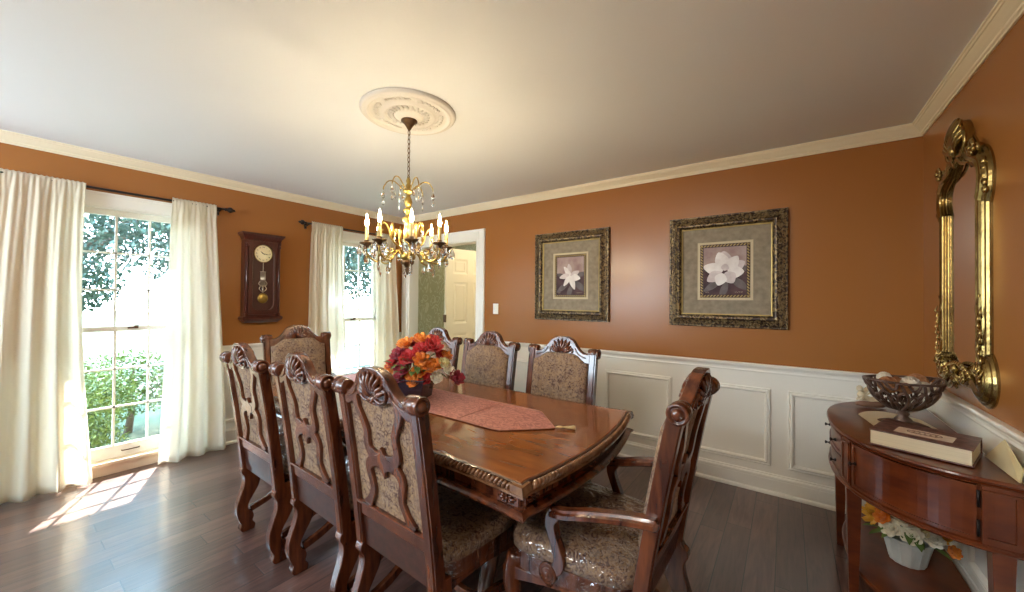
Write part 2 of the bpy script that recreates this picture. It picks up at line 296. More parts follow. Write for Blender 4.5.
def dup(root, loc, rz, label, group=None):
    r = root.copy(); C.objects.link(r); r.location = loc; r.rotation_euler = (0, 0, rz); r['label'] = label
    if group: r['group'] = group
    for ch in list(root.children):
        c = ch.copy(); C.objects.link(c); c.parent = r
        for g in ch.children:
            d = g.copy(); C.objects.link(d); d.parent = c
    return r
def spl(pts, n=6, closed=False):
    """Catmull-Rom through points of any dimension"""
    P = [Vector(p) for p in pts]; out = []; k = len(P); segs = k if closed else k - 1
    for i in range(segs):
        p1 = P[i]; p2 = P[(i + 1) % k]
        p0 = P[i - 1] if (closed or i > 0) else p1 * 2 - p2
        p3 = P[(i + 2) % k] if (closed or i < k - 2) else p2 * 2 - p1
        for j in range(n):
            t = j / n; out.append(tuple(0.5 * ((2 * p1) + (p2 - p0) * t + (2 * p0 - 5 * p1 + 4 * p2 - p3) * t * t + (3 * p1 - p0 - 3 * p2 + p3) * t ** 3)))
    if not closed: out.append(tuple(P[-1]))
    return out
def band(center, widths, n=6):
    """2-D outline of a ribbon with varying width"""
    L = spl([(c[0], c[1], w_) for c, w_ in zip(center, widths)], n); a = []; b = []
    for i, p in enumerate(L):
        q0 = L[max(i - 1, 0)]; q1 = L[min(i + 1, len(L) - 1)]; dx = q1[0] - q0[0]; dy = q1[1] - q0[1]; l = math.hypot(dx, dy) or 1
        nx, ny = -dy / l, dx / l; a.append((p[0] + nx * p[2] / 2, p[1] + ny * p[2] / 2)); b.append((p[0] - nx * p[2] / 2, p[1] - ny * p[2] / 2))
    return a + b[::-1]
def mirror(pts): return pts + [(-x, y) for x, y in pts[::-1] if abs(x) > 1e-6]

# ---------------------------------------------------------------- the setting
def struct(mb, name, m, parent=None, **k):
    o = mb.build(name, m, parent, **k); o['kind'] = 'structure'; return o
m_ground_in = m_floor
struct(MB().box(0, W, BK, D, -0.05, 0), 'floor', m_floor)
struct(MB().box(-0.15, W + 0.15, BK - 0.15, D + 0.15, H, H + 0.08), 'ceiling', m_ceil)
def wall_bands(mb, rects, fn):
    """rects (u0,u1,z0,z1) cut at the chair rail: orange above, white below"""
    for u0, u1, z0, z1 in rects:
        for a, b, mi in ((z0, min(z1, RAIL), 1), (max(z0, RAIL), z1, 0)):
            if b - a > 1e-4: mb.cur = mi; fn(mb, u0, u1, a, b)
    return mb
WIN = [(-1.25, 3), (0.652, 1), (2.558, 2)]          # window centre along the left wall; first one added unseen for daylight
HW = 0.345; Z0 = 0.10; Z1 = 2.045       # half width, sill and head of the openings
rects = []; y = BK
for c, _ in WIN:
    rects.append((y, c - HW, 0, H)); rects.append((c - HW, c + HW, 0, Z0)); rects.append((c - HW, c + HW, Z1, H)); y = c + HW
rects.append((y, D, 0, H))
struct(wall_bands(MB(), rects, lambda m, a, b, z0, z1: m.box(-0.15, 0, a, b, z0, z1)), 'wall_left', [m_orange, m_white])
DX0, DX1, DZ = 0.13, 1.335, 2.045       # cased opening in the far wall
struct(wall_bands(MB(), [(-0.15, DX0, 0, H), (DX0, DX1, DZ, H), (DX1, W + 0.15, 0, H)], lambda m, a, b, z0, z1: m.box(a, b, D, D + 0.15, z0, z1)), 'wall_far', [m_orange, m_white])
struct(wall_bands(MB(), [(BK, D, 0, H)], lambda m, a, b, z0, z1: m.box(W, W + 0.15, a, b, z0, z1)), 'wall_right', [m_orange, m_white])
bw = [(-0.15, 0.4, 0, H), (0.4, 2.2, 0, 1.25), (0.4, 2.2, 2.15, H), (2.2, 2.7, 0, H), (2.7, 4.5, 0, H), (4.5, W + 0.15, 0, H)]  # unseen opening added in the near wall to let in more light
struct(wall_bands(MB(), bw, lambda m, a, b, z0, z1: m.box(a, b, BK - 0.15, BK, z0, z1)), 'wall_near', [m_orange, m_white])

def molding(mb, p0, p1, n, prof, m0=0, m1=0):
    p0 = Vector((*p0, 0)); p1 = Vector((*p1, 0)); d = (p1 - p0).normalized(); n = Vector((*n, 0))
    a = [tuple(p0 + n * o + d * o * m0 + Vector((0, 0, z))) for o, z in prof]; b = [tuple(p1 + n * o - d * o * m1 + Vector((0, 0, z))) for o, z in prof]
    return mb.rings([a, b], smooth=False)
CRP = [(0, 2.368), (0.008, 2.368), (0.010, 2.376), (0.016, 2.380), (0.018, 2.388), (0.026, 2.396), (0.040, 2.412), (0.046, 2.420), (0.050, 2.421), (0.052, 2.430), (0.058, 2.433), (0.058, 2.44), (0, 2.44)]
RLP = [(0, 0.850), (0.008, 0.850), (0.011, 0.858), (0.008, 0.868), (0.010, 0.880), (0.020, 0.888), (0.026, 0.898), (0.030, 0.900), (0.030, 0.908), (0.024, 0.914), (0, 0.914)]
BBP = [(0, 0), (0.030, 0), (0.030, 0.012), (0.026, 0.020), (0.016, 0.026), (0.015, 0.100), (0.013, 0.108), (0.018, 0.112), (0.016, 0.124), (0.008, 0.132), (0.006, 0.140), (0, 0.142)]
LOOP = {'left': ((0, BK), (0, D), (1, 0)), 'far': ((0, D), (W, D), (0, -1)), 'right': ((W, D), (W, BK), (-1, 0)), 'near': ((W, BK), (0, BK), (0, 1))}
k = 1
for side, (a, b, n) in LOOP.items():
    struct(molding(MB(), a, b, n, CRP, 1, 1), 'trim_%d' % k, m_crown); k += 1
CAS = 0.095
segs = {'left': [((0, BK), (0, WIN[0][0] - HW - CAS)), ((0, WIN[0][0] + HW + CAS), (0, WIN[1][0] - HW - CAS)), ((0, WIN[1][0] + HW + CAS), (0, WIN[2][0] - HW - CAS)), ((0, WIN[2][0] + HW + CAS), (0, D))],
        'far': [((DX1 + 0.12, D), (W, D))], 'right': [((W, D), (W, BK))], 'near': [((W, BK), (0, BK))]}
for side, L in segs.items():
    n = LOOP[side][2]; r_ = MB(); b_ = MB()
    for i, (a, b) in enumerate(L):
        m0 = 1 if tuple(a) in ((0, BK), (W, D), (W, BK), (0, D)) else 0; m1 = 1 if tuple(b) in ((0, BK), (W, D), (W, BK), (0, D)) else 0
        molding(r_, a, b, n, RLP, m0, m1); molding(b_, a, b, n, BBP, m0, m1)
    struct(r_, 'trim_%d' % k, m_white); k += 1
    struct(b_, 'baseboard_' + side, m_white)
# picture-frame panels of the wainscot
PF = [(0, 0), (0.0, 0.010), (0.006, 0.014), (0.012, 0.010), (0.016, 0.016), (0.024, 0.018), (0.032, 0.012), (0.036, 0.004), (0.036, 0)]
def rect_frame(mb, u0, u1, v0, v1, prof, fn):
    """mitred rectangular frame; prof = (inset, height)"""
    rg = []
    for cu, cv, su, sv in ((u0, v0, 1, 1), (u1, v0, -1, 1), (u1, v1, -1, -1), (u0, v1, 1, -1)):
        rg.append([fn(cu + su * i, cv + sv * i, h) for i, h in prof])
    return mb.rings(rg, closed=True, smooth=False)
def panel(u0, u1, fn, z0=0.197, z1=0.742):
    global k
    struct(rect_frame(MB(), u0, u1, z0, z1, PF, fn), 'trim_%d' % k, m_white); k += 1
ffar = lambda u, v, h: (u, D - h, v); fleft = lambda u, v, h: (h, u, v); fright = lambda u, v, h: (W - h, u, v)
for a, b in ((1.56, 2.12), (2.215, 2.785), (2.875, 3.445), (3.543, 4.113), (4.214, 4.784)): panel(a, b, ffar)
panel(1.21, 2.02, fleft); panel(-0.72, 0.12, fleft)
for a, b in ((2.63, 3.15), (1.95, 2.53), (1.27, 1.85), (0.59, 1.17), (-0.1, 0.49), (-0.8, -0.2), (-1.5, -0.9)): panel(a, b, fright)

# ---- windows
def window(c, num):
    fr = MB(); fx = lambda u, v, h: (h, u, v)
    rect_frame(fr, c - HW - CAS, c + HW + CAS, -0.08, Z1 + CAS, [(0, 0), (0, 0.012), (0.01, 0.018), (0.07, 0.016), (0.08, 0.022), (CAS, 0.020), (CAS, 0)], fx) if False else None
    for y0, y1 in ((c - HW - CAS, c - HW), (c + HW, c + HW + CAS)):
        fr.box(0, 0.018, y0, y1, 0.0, Z1 + CAS)
        fr.box(0.018, 0.024, min(y0, y1) + 0.012, min(y0, y1) + 0.03, 0.0, Z1 + CAS - 0.01)
    fr.box(0, 0.019, c - HW - CAS, c + HW + CAS, Z1, Z1 + CAS); fr.box(0, 0.028, c - HW - CAS - 0.01, c + HW + CAS + 0.01, Z1 + CAS - 0.016, Z1 + CAS + 0.004)
    # jambs
    fr.box(-0.149, 0.004, c - HW, c - HW + 0.012, Z0, Z1); fr.box(-0.149, 0.004, c + HW - 0.012, c + HW, Z0, Z1); fr.box(-0.149, 0.004, c - HW, c + HW, Z1 - 0.012, Z1)
    root = struct(fr, 'window_%d' % num, m_white, bevel=0.002)
    s = MB().box(-0.16, 0.045, c - HW - 0.02 + 0.0, c + HW + 0.02, Z0 - 0.024, Z0 + 0.004); s.box(0.0, 0.02, c - HW - CAS, c + HW + CAS, 0.0, Z0 - 0.024)
    struct(s, 'window_sill', mat('sill_paint', (0.66, 0.50, 0.36), 0.4), root, bevel=0.003)
    for nm, x, za, zb in (('upper_sash', -0.085, 1.085, Z1 - 0.012), ('lower_sash', -0.055, Z0 + 0.004, 1.125)):
        f = MB(); a = c - HW + 0.012; b = c + HW - 0.012; st = 0.042; bot = 0.095 if nm == 'lower_sash' else 0.034; tp = 0.036 if nm == 'lower_sash' else 0.045
        f.box(x - 0.016, x + 0.016, a, a + st, za, zb); f.box(x - 0.016, x + 0.016, b - st, b, za, zb)
        f.box(x - 0.016, x + 0.016, a, b, za, za + bot); f.box(x - 0.016, x + 0.016, a, b, zb - tp, zb)
        ga, gb, gz0, gz1 = a + st, b - st, za + bot, zb - tp
        for i in (1, 2):
            yy = ga + (gb - ga) * i / 3; f.box(x - 0.009, x + 0.011, yy - 0.007, yy + 0.007, gz0, gz1)
            zz = gz0 + (gz1 - gz0) * i / 3; f.box(x - 0.009, x + 0.011, ga, gb, zz - 0.007, zz + 0.007)
        sa = struct(f, nm, m_white, root)
        struct(MB().add([(x - 0.002, ga, gz0), (x - 0.002, gb, gz0), (x - 0.002, gb, gz1), (x - 0.002, ga, gz1)], [[0, 1, 2, 3]]), 'window_glass', m_glass, sa)
    l = MB().box(-0.040, -0.026, c - 0.03, c + 0.03, 1.105, 1.118); l.ball((-0.033, c + 0.02, 1.125), 0.012, 0.018, 0.008)
    struct(l, 'sash_lock', m_bronze, root)
    h = MB().tube([(-0.040, c - 0.05, Z0 + 0.05), (-0.024, c - 0.05, Z0 + 0.05), (-0.024, c + 0.05, Z0 + 0.05), (-0.040, c + 0.05, Z0 + 0.05)], 0.004, 6)
    struct(h, 'sash_lift', m_bronze, root)
for c, i in WIN: window(c, i)

# ---- cased opening, hall behind it
fr = MB()
for sgn, x0, x1 in ((-1, DX0 - 0.115, DX0), (1, DX1, DX1 + 0.115)):
    fr.box(x0, x1, D - 0.018, D, 0, DZ + 0.115); fr.box(x0 + 0.012, x0 + 0.03, D - 0.024, D, 0, DZ + 0.1); fr.box(x1 - 0.03, x1 - 0.012, D - 0.024, D, 0, DZ + 0.1)
fr.box(DX0 - 0.115, DX1 + 0.115, D - 0.0185, D, DZ, DZ + 0.115); fr.box(DX0 - 0.12, DX1 + 0.12, D - 0.026, D, DZ + 0.09, DZ + 0.115)
fr.box(DX0 - 0.0, DX0 + 0.018, D - 0.004, D + 0.154, 0, DZ); fr.box(DX1 - 0.018, DX1, D - 0.004, D + 0.154, 0, DZ); fr.box(DX0, DX1, D - 0.004, D + 0.154, DZ - 0.018, DZ)
struct(fr, 'trim_%d' % k, m_white, bevel=0.003); k += 1
HX0, HX1, HY = -0.55, 2.6, D + 1.55
hw = MB(); hw.box(HX0, HX1, HY, HY + 0.1, 0, H); hw.box(HX0 - 0.1, HX0, D + 0.15, HY + 0.1, 0, H); hw.box(HX1, HX1 + 0.1, D + 0.15, HY + 0.1, 0, H)
struct(hw, 'wall_hall', m_wallpaper)
struct(MB().box(HX0, HX1, D, HY, -0.05, -0.001), 'floor', m_floor)
struct(MB().box(HX0 - 0.1, HX1 + 0.1, D + 0.15, HY + 0.1, H, H + 0.08), 'ceiling', m_ceil)
struct(molding(MB(), (HX0, HY), (HX1, HY), (0, -1), BBP), 'baseboard_hall', m_white)
hl = bpy.data.lights.new('hall_fill', 'POINT'); hl.energy = 24; hl.color = (1.0, 0.86, 0.62); hl.shadow_soft_size = 0.12  # unseen fill added to brighten the hall behind the doorway
ho = bpy.data.objects.new('hall_fill', hl); C.objects.link(ho); ho.location = (1.7, D + 0.75, 2.25)
# six-panel door standing open in the hall
def six_panel(x, y, rz):
    root = bpy.data.objects.new('door_1', None); C.objects.link(root); root.location = (x, y, 0.01); root.rotation_euler = (0, 0, rz); root['kind'] = 'structure'
    f = MB(); wd, ht, th = 0.76, 2.02, 0.036; xs = [0, 0.11, 0.335, 0.425, 0.65, wd]; zs = [0, 0.24, 0.90, 1.03, 1.58, 1.69, 1.89, ht]
    f.box(0.001, wd - 0.001, 0.0085, th - 0.0085, 0.001, ht - 0.001)
    for i in (0, 2, 4): f.box(xs[i], xs[i + 1], 0, th, 0, ht)
    for i in (0, 2, 4, 6):
        for j in (1, 3): f.box(xs[j] + 0.0002, xs[j + 1] - 0.0002, 0.0003, th - 0.0003, zs[i], zs[i + 1])
    for i in (1, 3):
        for j in (1, 3, 5):
            for s_, yb in ((-1, 0.008), (1, th - 0.008)):
                fn = lambda u, v, h, s_=s_, yb=yb: (u, yb + s_ * h, v)
                rect_frame(f, xs[i], xs[i + 1], zs[j], zs[j + 1], [(0, 0), (0, 0.008), (0.012, 0.003), (0.03, 0.0), (0.045, 0.006), (0.05, 0.006), (0.05, 0)], fn)
    struct(f, 'door_leaf', m_door, root)
    for z in (0.25, 1.05, 1.82): struct(MB().box(-0.012, 0.006, -0.008, th + 0.006, z, z + 0.10), 'hinge', m_bronze, root)
    kb = MB(); kb.lathe([(0.0, -0.03), (0.02, -0.03), (0.028, -0.045), (0.028, -0.06), (0.018, -0.072), (0, -0.074)], (wd - 0.06, 0, 0.95), 16, 'y'); kb.lathe([(0.03, 0), (0.03, -0.008), (0.012, -0.01), (0.012, -0.035)], (wd - 0.06, 0, 0.95), 16, 'y')
    struct(kb, 'door_knob', m_brass, root); struct(MB().lathe([(0.0, 0.001), (0.018, 0), (0.018, -0.012), (0, -0.012)], (wd - 0.06, 0, 1.12), 16, 'y'), 'deadbolt', m_steel, root)
six_panel(0.60, 3.475, R(76))
# light switch
sw = thing('light_switch', 'white toggle light switch plate on the orange wall right of the doorway', 'light switch', (1.610, D, 1.26))
MB().box(-0.036, 0.036, -0.006, 0, -0.058, 0.058).build('switch_plate', m_white, sw, bevel=0.003)
MB().box(-0.006, 0.006, -0.018, -0.005, -0.010, 0.012).build('toggle', m_white, sw, bevel=0.002)

# ---- outdoors
m_lawn = mat('lawn', (0.022, 0.040, 0.012), 0.9, var=(0.045, 0.060, 0.025), vscale=3)
m_drive = mat('pale_concrete', (0.05, 0.05, 0.05), 0.8, var=(0.07, 0.07, 0.068), vscale=4)
struct(MB().box(-60, -0.16, -40, 60, -0.40, -0.30), 'ground', m_lawn)
struct(MB().box(-9.5, -4.2, -40, 60, -0.31, -0.285), 'driveway', m_drive)
struct(MB().box(-1.27, -0.15, BK - 1, D + 4, 2.50, 2.72), 'roof_eave', m_white)
struct(MB().box(-0.30, -0.15, BK - 0.2, D + 2, -0.3, -0.02).box(-0.30, -0.15, BK - 0.2, D + 2, 2.44, 2.52), 'wall_outer', mat('pale_brick', (0.45, 0.32, 0.26), 0.8))
m_tleaf = mat('outdoor_leaves', (0.015, 0.034, 0.024), 0.4, var=(0.05, 0.08, 0.052), vscale=3)
m_hleaf = mat('hedge_leaves', (0.06, 0.10, 0.02), 0.5, var=(0.14, 0.20, 0.05), vscale=5)
m_bark = mat('bark', (0.10, 0.075, 0.05), 0.9, bump=0.6, bscale=20)
def leaves(n, blobs, size, rnd):
    v = []; f = []
    for i in range(n):
        c, r = rnd.choice(blobs)
        d = Vector((rnd.gauss(0, 1), rnd.gauss(0, 1), rnd.gauss(0, 1))).normalized() * (rnd.random() ** 0.4)
        p = Vector(c) + Vector((d.x * r[0], d.y * r[1], d.z * r[2])); a = Vector((rnd.gauss(0, 1), rnd.gauss(0, 1), rnd.gauss(0, 1))).normalized(); b = a.orthogonal().normalized()
        s_ = size * rnd.uniform(0.6, 1.3); k0 = len(v); v += [tuple(p - a * s_), tuple(p + b * s_ * 0.45), tuple(p + a * s_), tuple(p - b * s_ * 0.45)]; f.append([k0, k0 + 1, k0 + 2, k0 + 3])
    m = MB(); m.add(v, f); return m
def tree(loc, h, blobs, n, size, label, seed, m=None, name='tree', cat='tree'):
    rnd = random.Random(seed); t = thing(name, label, cat, loc)
    leaves(n, blobs, size, rnd).build('foliage', m or m_tleaf, t)
    tr = MB(); tr.tube([(0, 0, 0), (0.05, 0.02, h * 0.3), (-0.05, 0, h * 0.6), (0, 0.05, h * 0.85)], [h * 0.045, h * 0.035, h * 0.028, h * 0.012], 8)
    for (c, r) in blobs[:5]: tr.tube([(0, 0, h * 0.45), (c[0] * 0.5, c[1] * 0.5, (h * 0.45 + c[2]) / 2 + 0.1), tuple(c)], [h * 0.016, h * 0.011, h * 0.004], 6)
    tr.build('trunk', m_bark, t)
tree((-6.5, 0.7, -0.3), 5, [((0, 0, 3.2), (1.5, 1.6, 1.2)), ((0.5, 1.3, 3.0), (1.2, 1.2, 1.0)), ((-0.3, -1.5, 3.2), (1.4, 1.4, 1.2)), ((0, 0.6, 4.6), (1.3, 1.6, 1.0)), ((0.3, 1.9, 3.9), (0.9, 0.9, 0.8))], 14000, 0.06, 'leafy tree beyond the driveway seen through the left window', 3)
tree((-9.5, 6.5, -0.3), 6, [((0, 0, 3.6), (2.2, 2.2, 1.8)), ((0.5, 2.0, 3.2), (1.8, 1.8, 1.6)), ((-0.3, -1.8, 3.2), (1.8, 1.8, 1.6)), ((0, 0.6, 5.4), (1.8, 2.0, 1.4))], 16000, 0.09, 'dense tree seen through the window nearer the doorway', 4)
tree((-17.0, -2.5, -0.3), 6, [((0, 0, 2.6), (2.5, 3.0, 1.8)), ((0.5, 3.2, 2.2), (2.2, 2.4, 1.4)), ((0, -3.2, 2.4), (2.2, 2.4, 1.4))], 12000, 0.12, 'distant low tree across the street behind the hedge', 5)
tree((-0.95, 0.30, -0.3), 0.9, [((0, 0, 0.52), (0.45, 0.45, 0.40)), ((0.0, -0.4, 0.5), (0.40, 0.40, 0.38)), ((-0.3, 0.25, 0.66), (0.40, 0.35, 0.36)), ((0, 0, 0.3), (0.35, 0.5, 0.3))], 12000, 0.020, 'green shrub right outside the left window', 6, m_hleaf, 'shrub', 'shrub')
tree((-2.3, 1.0, -0.3), 0.9, [((0, 0, 0.60), (0.5, 0.55, 0.42)), ((0.1, 0.7, 0.55), (0.45, 0.45, 0.36)), ((0, -0.7, 0.6), (0.45, 0.45, 0.4))], 9000, 0.024, 'low clipped hedge out on the lawn past the left window', 8, m_hleaf, 'hedge', 'hedge')

# ---------------------------------------------------------------- curtain rods and curtains
def rod(y0, y1, label):
    t = thing('curtain_rod', label, 'curtain rod', (0.085, (y0 + y1) / 2, 2.155), 0, 'dark curtain rods over the windows'); h = (y1 - y0) / 2
    MB().tube([(0, -h, 0), (0, h, 0)], 0.009, 10).build('rod', m_iron, t)
    for s_ in (-1, 1):
        MB().lathe([(0.009, 0), (0.016, 0.004 * s_), (0.010, 0.012 * s_), (0.014, 0.020 * s_), (0.024, 0.032 * s_), (0.026, 0.042 * s_), (0.020, 0.055 * s_), (0.010, 0.062 * s_), (0.012, 0.070 * s_), (0.003, 0.080 * s_)], (0, s_ * h, 0), 14, 'y').build('finial', m_iron, t)
        MB().tube([(-0.083, s_ * (h - 0.03), -0.02), (-0.04, s_ * (h - 0.03), -0.018), (0, s_ * (h - 0.03), -0.008)], 0.006, 8).box(-0.085, -0.078, s_ * (h - 0.03) - 0.012, s_ * (h - 0.03) + 0.012, -0.05, 0.01).build('bracket', m_iron, t)
rod(0.02, 1.215, 'dark iron rod with ball finials over the left window')
rod(1.935, 3.10, 'dark iron rod over the window nearer the doorway')
def curtain(yt0, yt1, yb0, yb1, folds, label, seed, sway=0.0, xb=0.13, mid=None):
    rnd = random.Random(seed); ph = rnd.random() * 6; nu = folds * 16; nv = 44; rows = []
    am = [rnd.uniform(0.6, 1.3) for _ in range(folds + 2)]
    def pt(u, v):
        z = 2.178 - v * (2.178 - 0.012); e = min(1, v * 1.2)
        e = e * e * (3 - 2 * e)
        y0 = yt0 + (yb0 - yt0) * v; y1 = yt1 + (yb1 - yt1) * v
        if mid: y0 += mid[0] * sin(pi * v); y1 += mid[1] * sin(pi * v)
        uu = u + 0.02 * sin(v * 3 + ph); f_ = uu * folds; a = am[int(f_) % len(am)] * (1 - f_ % 1) + am[(int(f_) + 1) % len(am)] * (f_ % 1)
        w1 = sin(2 * pi * f_ + ph + 0.8 * v); w2 = sin(2 * pi * f_ * 2.3 + ph * 2)
        top = sin(2 * pi * u * folds * 2.7 + ph) * 0.008 * (1 - e)
        amp = (0.008 + 0.030 * e * a)
        x = 0.085 + (xb - 0.085) * e + amp * w1 + 0.006 * w2 * e + top
        if v < 0.06: x = 0.085 + (0.012 + 0.004 * sin(2 * pi * u * folds * 4 + ph)) + (x - 0.085) * (v / 0.06) * 0.8
        y = y0 + (y1 - y0) * (u + 0.012 * cos(2 * pi * f_ + ph) * e)
        if v < 0.02: z += 0.004 * sin(u * folds * 25)
        return (max(x, 0.035), y, z)
    for j in range(nv + 1):
        v = (j / nv) ** 1.15; rows.append([pt(i / nu, v) for i in range(nu + 1)])
    m = MB(); m.strip(rows); o = m.build('curtain', m_curtain); tag(o, label, 'curtain', 'sheer cream curtain panels')
    md = o.modifiers.new('solid', 'SOLIDIFY'); md.thickness = 0.0015; return o
curtain(0.0, 0.372, -0.12, 0.435, 4, 'cream sheer curtain at the far left edge, left of the left window', 11, mid=(0, -0.035))
curtain(0.85, 1.15, 0.79, 1.245, 3, 'cream sheer curtain between the left window and the clock', 12, xb=0.14)
curtain(1.985, 2.335, 1.90, 2.36, 4, 'whitish sheer curtain just right of the clock', 13)
curtain(2.765, 3.05, 2.74, 3.12, 3, 'whitish sheer curtain hanging behind the flowers, nearest the doorway', 14)

# ---------------------------------------------------------------- wall clock
ck = thing('wall_clock', 'dark red mahogany pendulum clock between the two windows', 'clock', (0.0, 1.530, 1.12)); ck.scale = (1, 0.93, 1)
c = MB(); c.box(0, 0.085, -0.165, 0.165, 0.05, 0.80); c.build('case', m_clock, ck, bevel=0.003)
c = MB()
c.rings([[(0, -a, z), (d_, -a, z), (d_, a, z), (0, a, z)] for a, d_, z in ((0.170, 0.09, 0.79), (0.172, 0.094, 0.80), (0.176, 0.10, 0.815), (0.192, 0.118, 0.835), (0.198, 0.124, 0.838), (0.198, 0.124, 0.856))], smooth=False)
c.build('cornice', m_clock, ck)
c = MB(); c.rings([[(0, -a, z), (d_, -a, z), (d_, a, z), (0, a, z)] for a, d_, z in ((0.150, 0.08, 0.0), (0.160, 0.095, 0.012), (0.182, 0.112, 0.03), (0.186, 0.115, 0.034), (0.186, 0.115, 0.052), (0.168, 0.095, 0.062))], smooth=False)
c.build('base_moulding', m_clock, ck)
f = MB(); fx = lambda u, v, h: (0.085 + h, u, v)
out = [(-0.135, 0.085), (0.135, 0.085), (0.135, 0.775), (-0.135, 0.775)]
inn = [(0.085, 0.10), (0.093, 0.12), (0.095, 0.15)] + [(0.095, 0.65), (0.09, 0.70)] + [(0.093 * cos(t), 0.665 + 0.093 * sin(t)) for t in [R(a) for a in range(25, 156, 10)]] + [(-0.09, 0.70), (-0.095, 0.65), (-0.095, 0.15), (-0.093, 0.12), (-0.085, 0.10)]
inn = [(u * 1.03, v) for u, v in inn]
# door ring built as rings outer -> inner of equal count
import_n = 48
def resample(p, n):
    P = [Vector(q) for q in p]; L = [0]
    for i in range(len(P)): L.append(L[-1] + (P[(i + 1) % len(P)] - P[i]).length)
    o_ = []
    for j in range(n):
        s_ = L[-1] * j / n; i = max(q for q in range(len(P)) if L[q] <= s_ + 1e-9); t = (s_ - L[i]) / max(1e-9, L[i + 1] - L[i]); o_.append(tuple(P[i].lerp(P[(i + 1) % len(P)], t)))
    return o_
inn2 = []
for j in range(64):
    a = 2 * pi * j / 64; dx, dz = sin(a), cos(a); tx = 0.098 / max(1e-6, abs(dx)); tz = 0.31 / max(1e-6, abs(dz)); t = min(tx, tz); inn2.append((dx * t, 0.43 + dz * t))
def rnd_rect(hw_, z0, z1, rb, rtp, n=64):
    pts = []
    def arc(cx, cz, r, a0, a1, m): return [(cx + r * cos(R(a0 + (a1 - a0) * i / m)), cz + r * sin(R(a0 + (a1 - a0) * i / m))) for i in range(m + 1)]
    pts += arc(hw_ - rb, z0 + rb, rb, -90, 0, 12) + arc(hw_ - rtp, z1 - rtp, rtp, 0, 90, 16) + arc(-hw_ + rtp, z1 - rtp, rtp, 90, 180, 16) + arc(-hw_ + rb, z0 + rb, rb, 180, 270, 12)
    return pts
A = rnd_rect(0.138, 0.078, 0.782, 0.002, 0.002); B = rnd_rect(0.135, 0.081, 0.779, 0.003, 0.003); E_ = rnd_rect(0.098, 0.115, 0.755, 0.07, 0.096)
E2 = rnd_rect(0.104, 0.109, 0.761, 0.072, 0.10)
f.rings([[fx(u, v, h) for u, v in S] for S, h in ((A, 0), (B, 0.018), (E2, 0.018), (E2, 0.024), (E_, 0.020), (E_, 0.0))], caps=False, smooth=False)
dr = f.build('glazed_door', m_clock, ck)
MB().prism(rnd_rect(0.10, 0.113, 0.757, 0.07, 0.097), lambda u, v, t: (t, u, v), 0.0862, 0.0868).build('back_board', mat('clock_back', (0.05, 0.012, 0.008), 0.4), ck)
g = MB(); g.tube([fx(u, v, 0.0235) for u, v in rnd_rect(0.101, 0.112, 0.758, 0.07, 0.098)], 0.0012, 5, closed=True); g.build('gilt_line', m_bronze, dr)
for s_ in (-1, 1):
    p = MB(); p.tube([(0.098, s_ * 0.150, 0.09), (0.098, s_ * 0.150, 0.75)], 0.010, 10); p.box(0.085, 0.112, s_ * 0.150 - 0.013, s_ * 0.150 + 0.013, 0.755, 0.79); p.lathe([(0.004, 0.085), (0.012, 0.11), (0.012, 0.116), (0.004, 0.118)], (0, s_ * 0.150, 0.735), 12, 'x'); p.box(0.085, 0.110, s_ * 0.150 - 0.013, s_ * 0.150 + 0.013, 0.062, 0.092)
    p.build('pilaster', m_clock, ck)
dial = MB().lathe([(0.0, 0.087), (0.082, 0.087), (0.085, 0.090), (0.080, 0.093), (0.0, 0.093)], (0, 0, 0.665), 40, 'x').build('dial', m_ivory, ck)
MB().tube([(0.093, 0.083 * cos(a), 0.665 + 0.083 * sin(a)) for a in [2 * pi * i / 40 for i in range(40)]], 0.003, 6, closed=True).build('bezel', m_brass, dial)
def text(s_, size, M_, name, m_, parent, ext=0.0006):
    cu = bpy.data.curves.new(name, 'FONT'); cu.body = s_; cu.size = size; cu.extrude = ext; cu.align_x = 'CENTER'; cu.align_y = 'CENTER'; cu.materials.append(m_)
    o = bpy.data.objects.new(name, cu); o.matrix_world = M_
    dg = bpy.context.evaluated_depsgraph_get(); C.objects.link(o); dg.update(); me = bpy.data.meshes.new_from_object(o.evaluated_get(dg)); me.transform(M_)
    bpy.data.objects.remove(o); o2 = bpy.data.objects.new(name, me); C.objects.link(o2); o2.parent = parent; return o2
ROM = ['XII', 'I', 'II', 'III', 'IIII', 'V', 'VI', 'VII', 'VIII', 'IX', 'X', 'XI']
for i, s_ in enumerate(ROM):
    a = -2 * pi * i / 12                       # rotation in the dial plane, seen from +x
    base = Matrix(((0, 0, 1, 0.0935), (1, 0, 0, 0), (0, 1, 0, 0.665), (0, 0, 0, 1)))
    M_ = base @ Matrix.Rotation(a, 4, 'Z') @ Matrix.Translation((0, 0.062, 0))
    text(s_, 0.017, M_, 'numeral', m_black, dial)
def hand(ang, L, wd):
    a = R(ang); d_ = (sin(a), cos(a)); n_ = (d_[1], -d_[0]); P = [(-0.012, -wd), (L * 0.6, -wd * 1.6), (L, 0), (L * 0.6, wd * 1.6), (-0.012, wd)]
    MB().prism([(d_[0] * s_ + n_[0] * q, 0.665 + d_[1] * s_ + n_[1] * q) for s_, q in P], lambda u, v, t: (t, u, v), 0.095, 0.0962).build('hand', m_black, dial)
hand(307, 0.036, 0.0022); hand(98, 0.058, 0.0016)
pe = MB(); pe.tube([(0.092, 0, 0.59), (0.092, 0, 0.50)], 0.003, 6); pe.tube([(0.092, 0, 0.50), (0.092, 0, 0.49)], [0.003, 0.014], 8)
for q in (-0.02, -0.01, 0, 0.01, 0.02): pe.tube([(0.092, q, 0.49), (0.092, q, 0.355)], 0.0035, 6)
